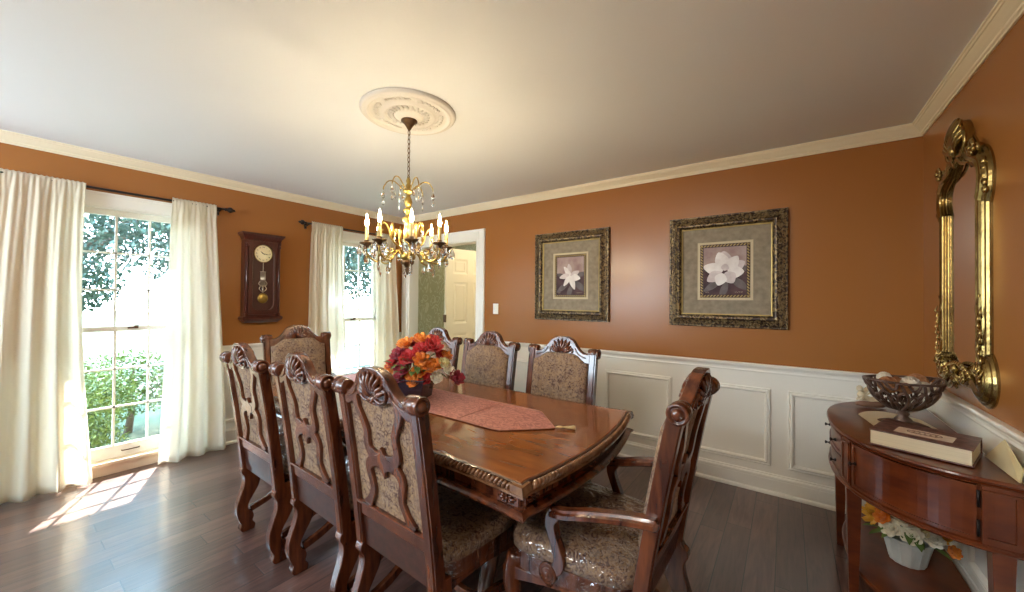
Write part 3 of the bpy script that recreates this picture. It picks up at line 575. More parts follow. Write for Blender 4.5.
pe.box(0.089, 0.095, -0.026, 0.026, 0.487, 0.494); pe.box(0.089, 0.095, -0.028, 0.028, 0.348, 0.356)
for s_ in (-1, 1): pe.tube(spl([(0.092, s_ * 0.026, 0.40), (0.092, s_ * 0.038, 0.375), (0.092, s_ * 0.024, 0.35), (0.092, s_ * 0.034, 0.325), (0.092, s_ * 0.012, 0.30)], 5), 0.004, 6)
pe.tube([(0.092, 0, 0.35), (0.092, 0, 0.29)], 0.008, 8)
pn = pe.build('pendulum', mat('silvered_brass', (0.55, 0.45, 0.32), 0.3, metal=0.9), ck)
MB().lathe([(0.0, 0.087), (0.046, 0.088), (0.050, 0.092), (0.046, 0.097), (0.030, 0.101), (0, 0.102)], (0, 0, 0.235), 32, 'x').build('bob', m_brass, pn)

# ---------------------------------------------------------------- framed prints
def picture(cx, flower, label):
    t = thing('framed_print', label, 'picture', (cx, D - 0.001, 1.168), 0, 'framed magnolia prints'); Wd, Ht = 0.785, 0.855; fn = lambda u, v, h: (u, -h, v); u0, u1, v0, v1 = -Wd / 2, Wd / 2, 0, Ht
    rect_frame(MB(), u0, u1, v0, v1, [(0, 0), (0, 0.022), (0.005, 0.030), (0.012, 0.030), (0.016, 0.025), (0.040, 0.029), (0.060, 0.042), (0.066, 0.046), (0.078, 0.044), (0.088, 0.030), (0.092, 0.020), (0.092, 0.008), (0.092, 0.0)], fn).build('frame', m_frame, t)
    be = MB(); step = 0.026
    def run(a, b, fixed, horiz, ins):
        n = int((b - a) / step)
        for i in range(n):
            q = a + (b - a) * (i + 0.5) / n
            p = (q, fixed) if horiz else (fixed, q); an = R(35 if i % 2 else -35) + (0 if horiz else pi / 2)
            rot = Matrix.Rotation(-an, 3, 'Y'); be.ball((p[0], -0.0325, p[1]), 0.0135, 0.006, 0.005, 6, 4, rot)
    for ins in (0.028, 0.048):
        run(u0 + ins, u1 - ins, v0 + ins, True, 0); run(u0 + ins, u1 - ins, v1 - ins, True, 0); run(v0 + ins, v1 - ins, u0 + ins, False, 0); run(v0 + ins, v1 - ins, u1 - ins, False, 0)
    be.build('leaf_carving', mat('worn_gilt', (0.22, 0.155, 0.07), 0.4, metal=0.7, var=(0.14, 0.09, 0.045), vscale=30), t)
    i1 = 0.092
    rect_frame(MB(), u0 + i1, u1 - i1, v0 + i1, v1 - i1, [(0, 0.0), (0, 0.024), (0.007, 0.022), (0.009, 0.0)], fn).build('gilt_fillet', m_gilt, t)
    MB().box(u0 + i1, u1 - i1, -0.010, -0.004, v0 + i1, v1 - i1).build('mat', m_mat, t)
    a0, a1, b0, b1 = -0.185, 0.185, 0.205, 0.65
    rect_frame(MB(), a0, a1, b0, b1, [(0, 0.01), (0, 0.0125), (0.018, 0.0125), (0.018, 0.01)], fn).build('mat_border', m_matcream, t)
    c0, c1, d0, d1 = a0 + 0.018, a1 - 0.018, b0 + 0.018, b1 - 0.018
    rect_frame(MB(), c0, c1, d0, d1, [(0, 0.01), (0, 0.015), (0.024, 0.015), (0.024, 0.01)], fn).build('inner_frame', mat('inner_frame_brown', (0.05, 0.025, 0.015), 0.4, metal=0.3), t)
    be = MB(); step = 0.020
    def run2(a, b, fixed, horiz):
        n = int((b - a) / 0.021)
        for i in range(n):
            q = a + (b - a) * (i + 0.5) / n; p = (q, fixed) if horiz else (fixed, q); an = R(38) + (0 if horiz else pi / 2)
            be.ball((p[0], -0.0165, p[1]), 0.0125, 0.003, 0.0048, 6, 4, Matrix.Rotation(-an, 3, 'Y'))
    for z in (d0 + 0.012, d1 - 0.012): run2(c0, c1, z, True)
    for x in (c0 + 0.012, c1 - 0.012): run2(d0, d1, x, False)
    be.build('rope_beading', m_gilt, t)
    e0, e1, g0, g1 = c0 + 0.024, c1 - 0.024, d0 + 0.024, d1 - 0.024
    pr = MB(); pr.box(e0, e1, -0.0115, -0.0105, g0, g0 + (g1 - g0) * 0.55); pr.cur = 1; pr.box(e0, e1, -0.0115, -0.0105, g0 + (g1 - g0) * 0.55, g1)
    prt = pr.build('print', [m_print, m_printtop], t)
    def clip(x, z): return (min(max(x, e0), e1), min(max(z, g0), g1))
    def shape(pts, m_, h, nm):
        P = [clip(x, z) for x, z, in spl(pts, 6, True)]; MB().prism(P, lambda u, v, q: (u, -q, v), 0.0112, 0.0112 + h).build(nm, m_, prt)
    zc = (g0 + g1) / 2
    for i, (x, z, L, an, wd) in enumerate([(-0.02, -0.07, 0.15, 215, 0.05), (0.02, -0.08, 0.14, 250, 0.05), (0.04, -0.05, 0.15, 320, 0.06), (0.05, 0.0, 0.13, 10, 0.045), (-0.06, -0.01, 0.09, 160, 0.04)]):
        a = R(an); d_ = Vector((cos(a), sin(a))); n_ = Vector((-d_.y, d_.x)); b = Vector((x, zc + z))
        shape([tuple(b), tuple(b + d_ * L * 0.5 + n_ * wd * 0.5), tuple(b + d_ * L), tuple(b + d_ * L * 0.5 - n_ * wd * 0.5)], m_pleaf, 0.0004 + i * 0.0001, 'printed_leaf')
    for i, (x, z, L, an, wd, sh) in enumerate(flower):
        a = R(an); d_ = Vector((cos(a), sin(a))); n_ = Vector((-d_.y, d_.x)); b = Vector((x, zc + z))
        shape([tuple(b), tuple(b + d_ * L * 0.35 + n_ * wd * 0.45), tuple(b + d_ * L * 0.75 + n_ * wd * 0.36), tuple(b + d_ * L * 1.08), tuple(b + d_ * L * 0.75 - n_ * wd * 0.36), tuple(b + d_ * L * 0.35 - n_ * wd * 0.45)], m_petals if sh else m_petal, 0.0012 + i * 0.0002, 'printed_petal')
    g = MB()
    for xx in (e0 + 0.01, e1 - 0.075): g.tube([(xx + i * 0.004, -0.0116, g0 + 0.018 + 0.003 * sin(i * 2.1)) for i in range(14 if xx > 0 else 8)], 0.0007, 4)
    g.build('signature', m_matcream, prt)
    return t
picture(2.522, [(0.0, 0.02, 0.09, 100, 0.055, 1), (0.01, 0.0, 0.085, 140, 0.05, 0), (0.0, -0.01, 0.10, 30, 0.06, 1), (0.01, -0.01, 0.09, 350, 0.07, 0), (-0.01, 0.01, 0.10, 195, 0.055, 1), (0.0, 0.0, 0.11, 235, 0.05, 0), (0.0, 0.0, 0.13, 290, 0.06, 0), (-0.02, 0.03, 0.07, 128, 0.04, 0)],
        'gilt-framed magnolia print, the left one, nearer the doorway')
picture(3.822, [(0.0, 0.02, 0.12, 92, 0.12, 1), (0.02, 0.0, 0.12, 30, 0.10, 1), (-0.01, 0.0, 0.13, 165, 0.10, 0), (0.0, 0.03, 0.11, 110, 0.10, 0), (0.02, 0.01, 0.11, 55, 0.09, 0), (0.02, -0.01, 0.10, 0, 0.10, 0), (-0.02, -0.01, 0.11, 215, 0.09, 1), (0.01, -0.01, 0.09, 300, 0.10, 1), (-0.01, -0.02, 0.09, 250, 0.09, 0), (0.0, 0.0, 0.05, 80, 0.06, 1)],
        'gilt-framed magnolia print with a wide open bloom, the right one')
#PART2
# ---------------------------------------------------------------- dining chairs
def dome(mb, pts, fn, levels, smooth=True):
    cx = sum(p[0] for p in pts) / len(pts); cz = sum(p[1] for p in pts) / len(pts)
    return mb.rings([[fn(cx + (u - cx) * s_, cz + (v - cz) * s_, n) for u, v in pts] for s_, n in levels], smooth=smooth)
def make_chair(name, label, arm=False):
    t = thing(name, label, 'chair')
    yb = (lambda v: -0.190 - (v - 0.36) * 0.135 - 0.06 * (v - 0.36) ** 2) if arm else (lambda v: -0.212 - (v - 0.36) * 0.10 - 0.06 * (v - 0.36) ** 2)
    fn = lambda u, v, n: (u, yb(v) - n, v)
    WF = 0.275 if arm else 0.250; WR = 0.222; YF = 0.30 if arm else 0.25
    sec = [(-.024, -.020), (-.024, .020), (-.018, .020), (-.0165, .0145), (-.014, .024), (.014, .024), (.0165, .0145), (.018, .020), (.024, .020), (.024, -.020), (.018, -.020), (.0165, -.0145), (.014, -.024), (-.014, -.024), (-.0165, -.0145), (-.018, -.020)]
    for s_ in (-1, 1):
        m = MB(); m.rings([[fn(s_ * WR + du * (1 + .15 * (v - .4)), v, dn) for du, dn in sec] for v in (0.33, 0.45, 0.6, 0.75, 0.9, 1.02)], smooth=False)
        po = m.build('back_post', m_wood, t)
        e = MB(); y = yb(1.015) - 0.008; x0, x1 = (WR - 0.036), (WR + 0.036)
        e.lathe([(0.004, x0), (0.026, x0), (0.030, x0 + .006), (0.026, x0 + .012), (0.031, x0 + .016), (0.033, (x0 + x1) / 2), (0.031, x1 - .016), (0.027, x1 - .012), (0.033, x1 - .006), (0.031, x1), (0.024, x1 + .002), (0.023, x1 - .003), (0.018, x1 - .003), (0.016, x1 + .005), (0.010, x1 + .009), (0.002, x1 + .010)] if s_ > 0 else
                [(0.004, -x0), (0.026, -x0), (0.030, -x0 - .006), (0.026, -x0 - .012), (0.031, -x0 - .016), (0.033, -(x0 + x1) / 2), (0.031, -x1 + .016), (0.027, -x1 + .012), (0.033, -x1 + .006), (0.031, -x1), (0.024, -x1 - .002), (0.023, -x1 + .003), (0.018, -x1 + .003), (0.016, -x1 - .005), (0.010, -x1 - .009), (0.002, -x1 - .010)], (0, y, 1.018), 20, 'x')
        e.build('ear_scroll', m_wood, po)
    # crest rail
    topc = spl([(0, 1.118), (0.035, 1.116), (0.066, 1.104), (0.088, 1.088), (0.108, 1.060), (0.135, 1.032), (0.165, 1.016), (0.205, 1.014)], 3)
    botc = spl([(0.205, 0.955), (0.175, 0.958), (0.150, 0.972), (0.125, 0.992), (0.100, 1.004), (0.078, 0.998), (0.050, 0.985), (0, 0.978)], 3)
    half = topc + botc
    full = half + [(-x, z) for x, z in half[::-1] if x > 1e-6]
    m = MB(); m.prism(full, fn, -0.020, 0.020)
    cr_ = m.build('crest_rail', m_wood, t, bevel=0.004)
    cv = MB()
    for side in (-1, 1):
        for i in range(9):
            a = R(22 + i * 17); L = 0.088 if 2 <= i <= 6 else 0.070; P = []
            for q in range(6):
                rr = L * q / 5; P.append(fn(cos(a) * (0.018 + rr), 1.012 + sin(a) * (0.006 + rr * 0.98), side * (0.020 + 0.010 * sin(pi * (q + .7) / 6))))
            cv.tube(P, [0.005, 0.008, 0.010, 0.011, 0.009, 0.004], 6)
        for s_ in (-1, 1):
            cv.tube([fn(s_ * u, v, side * 0.022) for u, v in spl([(0.012, 1.005), (0.04, 0.995), (0.07, 1.004), (0.085, 1.03), (0.072, 1.045), (0.06, 1.03)], 4)], 0.0065, 6)
            cv.tube([fn(s_ * u, v, side * 0.021) for u, v in spl([(0.10, 1.045), (0.12, 1.015), (0.15, 0.998), (0.18, 0.99)], 4)], [0.004] * 12 + [0.002], 5)
        cv.ball(fn(0, 1.004, side * 0.024), 0.014, 0.008, 0.012)
    cv.build('shell_carving', m_wood, cr_)
    # rails
    m = MB(); m.prism([(-WR, 0.500), (WR, 0.500), (WR, 0.560), (-WR, 0.560)], fn, -0.018, 0.016); m.prism([(-WR, 0.548), (WR, 0.548), (WR, 0.562), (-WR, 0.562)], fn, 0.016, 0.024)
    m.build('lower_rail', m_wood, t, bevel=0.003)
    m = MB(); m.prism([(-WR, 0.365), (WR, 0.365), (WR, 0.502), (-WR, 0.502)], fn, -0.012, 0.006); m.build('back_seat_panel', m_wooddk, t)
    # upholstered back
    hp = [(0, 1.012), (0.06, 1.012), (0.10, 1.010), (0.125, 0.998), (0.150, 0.978), (0.175, 0.962), (0.200, 0.958), (0.200, 0.75), (0.200, 0.555)]
    outl = hp + [(-x, z) for x, z in hp[::-1] if x > 1e-6]
    m = MB(); dome(m, outl, fn, [(0.99, 0.004), (1.0, 0.0), (1.0, -0.020), (0.985, -0.034), (0.93, -0.044), (0.7, -0.050), (0.3, -0.052)])
    m.build('back_cushion', m_fab, t)
    # pierced splat seen from behind
    m = MB()
    for s_ in (-1, 1):
        c1 = [(s_ * u, v) for u, v in ((0.138, 1.000), (0.128, 0.955), (0.104, 0.912), (0.088, 0.872), (0.092, 0.832), (0.086, 0.797), (0.040, 0.772), (0.0, 0.768))]
        m.prism(band(c1, [0.050, 0.034, 0.031, 0.032, 0.034, 0.040, 0.056, 0.060], 5), fn, 0.004, 0.020)
        c2 = [(s_ * u, v) for u, v in ((0.03, 0.766), (0.080, 0.750), (0.102, 0.716), (0.092, 0.672), (0.088, 0.635), (0.112, 0.592), (0.142, 0.556))]
        m.prism(band(c2, [0.044, 0.044, 0.036, 0.032, 0.031, 0.034, 0.050], 5), fn, 0.004, 0.0195)
    m.prism([(-0.05, 0.782), (-0.028, 0.790), (-0.012, 0.802), (-0.006, 0.822), (0.0, 0.812), (0.006, 0.822), (0.012, 0.802), (0.028, 0.790), (0.05, 0.782), (0.045, 0.745), (0.028, 0.742), (0.012, 0.730), (0.0, 0.700), (-0.012, 0.730), (-0.028, 0.742), (-0.045, 0.745)], fn, 0.004, 0.021)
    m.build('splat', m_wood, t, bevel=0.003)
    # seat
    def seat_out(g, z, n=40):
        pts = []
        for k_ in range(n):
            a = 2 * pi * k_ / n; cx_, sy_ = cos(a), sin(a); e = 2 / 5.0
            u = math.copysign(abs(cx_) ** e, cx_); v = math.copysign(abs(sy_) ** e, sy_); yy = (YF - 0.195) / 2 + v * ((YF + 0.195) / 2 + g)
            f_ = (yy + 0.195) / (YF + 0.195); wd = WR + 0.012 + (WF - WR) * min(max(f_, 0), 1); pts.append((u * (wd + g), yy, z))
        return pts
    m = MB(); m.rings([seat_out(-0.012, 0.355), seat_out(-0.004, 0.36), seat_out(-0.004, 0.425)], smooth=False)
    m.build('seat_frame', m_wood, t, bevel=0.003)
    ap = MB()
    hz = [(0, 0.345), (0.03, 0.330), (0.06, 0.345), (0.10, 0.352), (0.15, 0.340), (0.20, 0.318), (WF - 0.01, 0.310), (WF - 0.01, 0.365)]
    ap.prism(hz + [(-x, z) for x, z in hz[::-1] if x > 0], lambda u, v, q: (u, YF - 0.012 + q, v), -0.018, 0.006)
    for s_ in (-1, 1): ap.prism([(-0.19, 0.365), (-0.19, 0.33), (-0.12, 0.345), (0.0, 0.352), (0.12, 0.342), (YF - 0.03, 0.315), (YF - 0.02, 0.365)], lambda u, v, q, s_=s_: (s_ * (WR + 0.004 + (WF - WR) * (u + .195) / (YF + .195) + q), u, v), -0.018, 0.002)
    ap.build('apron', m_wood, t, bevel=0.002)
    m = MB(); m.rings([seat_out(-0.01, 0.425), seat_out(0.004, 0.432), seat_out(0.006, 0.455), seat_out(0.0, 0.475), seat_out(-0.02, 0.489), seat_out(-0.07, 0.497), seat_out(-0.14, 0.501)])
    m.build('seat_cushion', m_fab, t)
    rnd = random.Random(5); m = MB(); rg = []
    for g, z, am in ((0.014, 0.385, 0.014), (0.012, 0.41, 0.010), (0.010, 0.44, 0.005), (0.010, 0.458, 0.004), (0.006, 0.479, 0.003), (-0.016, 0.494, 0.003), (-0.06, 0.503, 0.002), (-0.12, 0.507, 0.002), (-0.2, 0.508, 0.001)):
        R0 = seat_out(g, z, 80); rg.append([(p[0] * (1 + am * 2.5 * noise.noise(Vector(p) * 23)), p[1] * (1 + am * 2.5 * noise.noise(Vector(p) * 21)), p[2] + am * (1.6 * noise.noise(Vector((p[0] * 14, p[1] * 14, 3))))) for p in R0])
    m.rings(rg, caps=False); m.add(rg[-1], [list(range(80))], True)
    if arm or True: m.build('clear_seat_cover', m_vinyl, t)
    # legs
    for s_ in (-1, 1):
        pr_ = spl([(-0.160, 0.400), (-0.158, 0.350), (-0.146, 0.300), (-0.152, 0.250), (-0.180, 0.200), (-0.202, 0.160), (-0.205, 0.125), (-0.184, 0.105), (-0.176, 0.075), (-0.182, 0.050), (-0.168, 0.028), (-0.172, 0.0)], 3) + \
            spl([(-0.232, 0.0), (-0.246, 0.02), (-0.238, 0.045), (-0.250, 0.07), (-0.262, 0.11), (-0.262, 0.16), (-0.248, 0.21), (-0.232, 0.26), (-0.226, 0.30), (-0.232, 0.325), (-0.243, 0.345), (-0.240, 0.368), (-0.226, 0.380), (-0.215, 0.400)], 3)
        MB().prism(pr_, lambda u, v, q, s_=s_: (s_ * (WR - 0.002) + q, u, v), -0.021, 0.021).build('leg', m_wood, t, bevel=0.004)
        P = [(WF - 0.028, YF - 0.035, 0.40), (WF - 0.020, YF - 0.026, 0.345), (WF - 0.020, YF - 0.024, 0.29), (WF - 0.030, YF - 0.036, 0.21), (WF - 0.040, YF - 0.046, 0.13), (WF - 0.036, YF - 0.040, 0.075), (WF - 0.026, YF - 0.026, 0.04), (WF - 0.022, YF - 0.02, 0.018), (WF - 0.022, YF - 0.02, 0.0)]
        m = MB(); m.tube([(s_ * x, y, z) for x, y, z in spl(P, 3)], [p[3] for p in spl([(0, 0, 0, r) for r in (0.030, 0.034, 0.034, 0.024, 0.018, 0.020, 0.030, 0.032, 0.024)], 3)], 10)
        m.ball((s_ * (WF - 0.012), YF - 0.006, 0.335), 0.018, 0.018, 0.026); m.build('leg', m_wood, t)
        q = spl([(-0.19, 0.120), (-0.10, 0.145), (0.0, 0.185), (0.10, 0.190), (YF - 0.045, 0.160)], 4)
        m = MB(); L = band([(a, b) for a, b in q], [0.034] * len(q), 1)
        m.prism(L, lambda u, v, k_, s_=s_: (s_ * (WR - 0.01 + (WF - WR - 0.02) * (u + .19) / (YF + .15)) + k_, u, v), -0.012, 0.012); m.build('side_stretcher', m_wood, t, bevel=0.003)
    m = MB(); m.prism(band([(-WR - .01, 0.19), (-0.1, 0.175), (0, 0.20), (0.1, 0.175), (WR + .01, 0.19)], [0.026, 0.03, 0.04, 0.03, 0.026], 5), lambda u, v, k_: (u, 0.03 + k_, v), -0.012, 0.012); m.build('cross_stretcher', m_wood, t, bevel=0.003)
    if arm:
        for s_ in (-1, 1):
            P = spl([(WR + 0.030, -0.262, 0.682), (WR + 0.031, -0.24, 0.686), (WR + 0.034, -0.15, 0.672), (WR + 0.042, -0.04, 0.648), (WR + 0.044, 0.04, 0.624), (WR + 0.040, 0.090, 0.614), (WR + 0.036, 0.106, 0.606)], 3)
            m = MB(); n_ = len(P); rg = []
            for i, p in enumerate(P):
                f_ = i / (n_ - 1); wd = 0.024 + 0.009 * sin(pi * min(1, f_ * 1.1)) ; ht = 0.016
                if i in (0, n_ - 1): wd *= .55; ht *= .5
                if i in (1, n_ - 2): wd *= .9; ht *= .85
                rg.append([(s_ * (p[0] + wd * a_), p[1], p[2] + ht * b_) for a_, b_ in ((-1, -.5), (-1, .35), (-.72, .6), (-.66, .5), (-.5, 1), (.5, 1), (.66, .5), (.72, .6), (1, .35), (1, -.5), (.6, -1), (-.6, -1))])
            m.rings(rg, smooth=False); ar = m.build('armrest', m_wood, t)
            sp_ = [(0.078, 0.620), (0.098, 0.580), (0.088, 0.535), (0.070, 0.490), (0.062, 0.455), (0.078, 0.425), (0.105, 0.415)]
            m = MB(); m.prism(band(sp_, [0.050, 0.040, 0.034, 0.036, 0.044, 0.040, 0.03], 4), lambda u, v, k_, s_=s_: (s_ * (WR + 0.042 + k_), u, v), -0.017, 0.017)
            for rr in (0.036, 0.024, 0.011): m.lathe([(0.001, s_ * (WR + 0.022)), (rr, s_ * (WR + 0.022)), (rr, s_ * (WR + 0.062 + (0.036 - rr) * .25)), (0.001, s_ * (WR + 0.062 + (0.036 - rr) * .25))], (0, 0.105, 0.405), 18, 'x')
            m.tube([(s_ * (WR + 0.045), 0.105, 0.40), (s_ * (WR + 0.03), 0.11, 0.35)], [0.024, 0.015], 8)
            m.build('arm_support', m_wood, ar, bevel=0.003)
    return t
side = make_chair('dining_chair', 'carved walnut side chair on the near side of the table, beside the near armchair')
side.location = (3.03, 1.085, 0); side.rotation_euler = (0, 0, R(-2)); side['group'] = 'carved side chairs along the table'
G = 'carved side chairs along the table'
dup(side, (2.465, 1.085, 0), R(-2), 'carved walnut side chair seen from behind, middle one of the three on the near side', G)
dup(side, (1.86, 1.075, 0), R(-1), 'carved walnut side chair seen from behind, near side, closest to the left window', G)
dup(side, (2.99, 1.925, 0), R(181), 'carved side chair across the table, the one farthest from the doorway', G)
dup(side, (2.36, 1.925, 0), R(180), 'carved side chair facing us, middle one on the far side of the table', G)
dup(side, (1.78, 1.925, 0), R(179), 'carved walnut side chair behind the red flowers, far side of the table', G)
armc = make_chair('armchair', 'carved walnut armchair at the near right end of the table, plastic-covered seat', True)
armc.location = (3.645, 1.387, 0); armc.rotation_euler = (0, 0, R(88.5)); armc.scale = (1, 1, 1.014); armc['group'] = 'carved armchairs at the table ends'
dup(armc, (1.185, 1.435, 0), R(-101), 'carved walnut armchair at the far end of the table, below the clock', 'carved armchairs at the table ends')

# ---------------------------------------------------------------- dining table
TX, TY = 2.455, 1.5
tb = thing('dining_table', 'long polished wood dining table with bowed ends and a carved rope edge', 'table', (TX, TY, 0))
def tab_out(d=0.0, n=6):
    sd_ = spl([(0, -0.535), (0.35, -0.532), (0.62, -0.524), (0.88, -0.527), (1.078, -0.542)], n)
    en = spl([(1.078, -0.542), (1.076, -0.505), (1.088, -0.44), (1.108, -0.32), (1.126, -0.16), (1.132, 0)], n)
    q = sd_ + en[1:]
    P = q + [(x, -y) for x, y in q[::-1][1:]]; P = P + [(-x, y) for x, y in P[::-1][1:-1]]
    return [(x * (1 - d / 1.09), y * (1 - d / 0.54)) for x, y in P]
m = MB(); m.rings([[(x, y, z) for x, y in tab_out(d)] for d, z in ((0.024, 0.722), (0.024, 0.754), (0.030, 0.7585), (0.034, 0.760))], smooth=False); m.build('tabletop', m_top, tb)
m = MB(); m.rings([[(x, y, z) for x, y in tab_out(d)] for d, z in ((0.024, 0.750), (0.0215, 0.7565), (0.026, 0.7585), (0.0305, 0.7587), (0.031, 0.757))], caps=False, smooth=False); m.build('edge_banding', m_wooddk, tb)
m = MB(); o1 = tab_out(0.0135, 8)
m.rings([[(x, y, z) for x, y in tab_out(d)] for d, z in ((0.030, 0.716), (0.012, 0.716), (0.006, 0.721), (0.006, 0.728), (0.014, 0.733))], smooth=False, caps=False)
P = resample(o1, 350)
for i, (x, y) in enumerate(P):
    nx_, ny_ = P[(i + 1) % 350]; an = math.atan2(ny_ - y, nx_ - x)
    if abs(abs(x) - 1.06) < 0.05 and abs(y) > 0.48: continue
    m.ball((x, y, 0.743), 0.0085, 0.0135, 0.0175, 7, 6, Matrix.Rotation(an, 3, 'Z') @ Matrix.Rotation(R(34), 3, 'Y'))
for sx in (-1, 1):
    for sy in (-1, 1):
        an = math.atan2(sy * 1, sx * 1)
        m.add([(sx * a, sy * b, z) for a, b, z in ((1.015, .532, .732), (1.074, .542, .732), (1.072, .48, .732), (1.02, .49, .732), (1.015, .532, .757), (1.066, .535, .757), (1.063, .48, .757), (1.02, .49, .757))], [[3, 2, 1, 0], [4, 5, 6, 7], [0, 1, 5, 4], [1, 2, 6, 5], [2, 3, 7, 6], [3, 0, 4, 7]])
m.build('rope_edge', m_rope, tb)
m = MB(); m.rings([[(x, y, z) for x, y in tab_out(d)] for d, z in ((0.037, 0.716), (0.033, 0.714), (0.033, 0.710), (0.042, 0.706), (0.044, 0.672), (0.034, 0.668))], smooth=False); m.build('apron', m_wood, tb)
m = MB(); m.rings([[(x, y, z) for x, y in tab_out(d)] for d, z in ((0.06, 0.643), (0.014, 0.643), (0.006, 0.648), (0.004, 0.656), (0.012, 0.662), (0.024, 0.668), (0.05, 0.669))], smooth=False); m.build('bottom_moulding', m_wood, tb)
for sx in (-1, 1):
    for sy in (-1, 1):
        m = MB()
        for (cx, cy, dx, dy) in ((0.985, 0.497, 1, 0), (1.042, 0.440, 0, 1)):
            b = lambda u, z, h: (sx * (cx + u * dx + h * dy), sy * (cy + u * dy + h * dx), z)
            m.prism([(-0.045, 0.671), (0.045, 0.671), (0.045, 0.712), (-0.045, 0.712)], b, -0.01, 0.006)
            for k_ in range(8):
                a = k_ * pi / 4; m.tube([b(0.006 * cos(a), 0.6915 + 0.006 * sin(a), 0.008), b(0.022 * cos(a), 0.6915 + 0.012 * sin(a), 0.012), b(0.038 * cos(a), 0.6915 + 0.018 * sin(a), 0.007)], [0.003, 0.006, 0.002], 5)
            m.ball(b(0, 0.6915, 0.010), 0.007)
        m.build('corner_carving', m_wood, tb)
for sx in (-1, 1):
    px = sx * 0.55; pd = MB(); pd.box(px - 0.16, px + 0.16, -0.30, 0.30, 0.585, 0.640)
    pd.lathe([(0.12, 0.59), (0.10, 0.56), (0.115, 0.53), (0.075, 0.49), (0.10, 0.42), (0.12, 0.36), (0.09, 0.30), (0.07, 0.27), (0.12, 0.24), (0.12, 0.18), (0.06, 0.15)], (px, 0, 0), 20)
    pe_ = pd.build('pedestal', m_wood, tb)
    for sy in (-1, 1):
        for q in (-1, 1):
            P = spl([(px + q * 0.05, sy * 0.06, 0.23), (px + q * 0.09, sy * 0.14, 0.20), (px + q * 0.10, sy * 0.20, 0.10), (px + q * 0.11, sy * 0.235, 0.045), (px + q * 0.11, sy * 0.26, 0.04)], 4)
            m = MB(); m.tube(P, [0.045 - 0.001 * i for i in range(len(P))], 8, flat=1.0); m.lathe([(0.0, 0.0), (0.038, 0.0), (0.04, 0.03), (0.03, 0.06), (0.0, 0.07)], (px + q * 0.11, sy * 0.265, 0), 12); m.build('scroll_foot', m_wood, pe_)
m = MB(); m.prism(band([(-0.55, 0.20), (-0.25, 0.17), (0, 0.21), (0.25, 0.17), (0.55, 0.20)], [0.06] * 5, 6), lambda u, v, q: (u, q, v), -0.025, 0.025); m.build('stretcher', m_wood, tb, bevel=0.004)
# runner
m = MB(); L = [(-1.02, 0.19)] + [(x / 20, 0.19) for x in range(-20, 14)] + [(0.69, 0.185)] + [(0.69 + 0.185 * i / 8, 0.185 - 0.178 * i / 8) for i in range(1, 9)]; rows = []
for x, wd in L:
    rows.append([(x, 0.02 + wd * j / 8 - 0.02 * (x > 0.5) * (x - 0.5), 0.7622 + 0.0015 * (noise.noise(Vector((x * 6, wd * j / 3, 1))) + 0.6)) for j in range(-8, 9)])
rn = MB(); rn.strip(rows); ro = rn.build('table_runner', m_runner); ro.location = (TX, TY, 0); tag(ro, 'dusty rose brocade runner lying along the middle of the dining table', 'table runner')
md = ro.modifiers.new('solid', 'SOLIDIFY'); md.thickness = 0.002; md.offset = 1
bd = MB(); bd.tube([(x, 0.02 - wd - 0.02 * (x > 0.5) * (x - 0.5), 0.7655) for x, wd in L], 0.0018, 5); bd.tube([(x, 0.02 + wd - 0.02 * (x > 0.5) * (x - 0.5), 0.7655) for x, wd in L], 0.0018, 5)
bd.tube([(0.42, 0.02 - 0.188, 0.7665), (0.42, 0.02 + 0.188, 0.7665)], 0.0014, 5)
bd.build('piping', mat('rose_piping', (0.40, 0.19, 0.14), 0.5), ro)
ts = MB(); c0 = Vector((0.882, 0.012, 0.772)); d_ = Vector((0.75, 0.55, 0)).normalized()
q = [c0 + d_ * a for a in (0, 0.012, 0.02, 0.028, 0.034, 0.05, 0.085, 0.09)]
q = [Vector((v_.x, v_.y, 0.772 if i < 5 else 0.770)) for i, v_ in enumerate(q)]
ts.tube([tuple(a) for a in q], [0.003, 0.009, 0.010, 0.008, 0.0045, 0.008, 0.017, 0.014], 12, flat=0.5)
for i in range(14):
    a = (i - 6.5) * 0.05; e = Vector((d_.x * cos(a) - d_.y * sin(a), d_.x * sin(a) + d_.y * cos(a), 0)); ts.tube([tuple(c0 + d_ * 0.034), tuple(c0 + d_ * 0.03 + e * 0.03), tuple(c0 + d_ * 0.03 + e * 0.062 + Vector((0, 0, -0.004)))], 0.0022, 4)
ts.build('tassel', m_cream, ro)

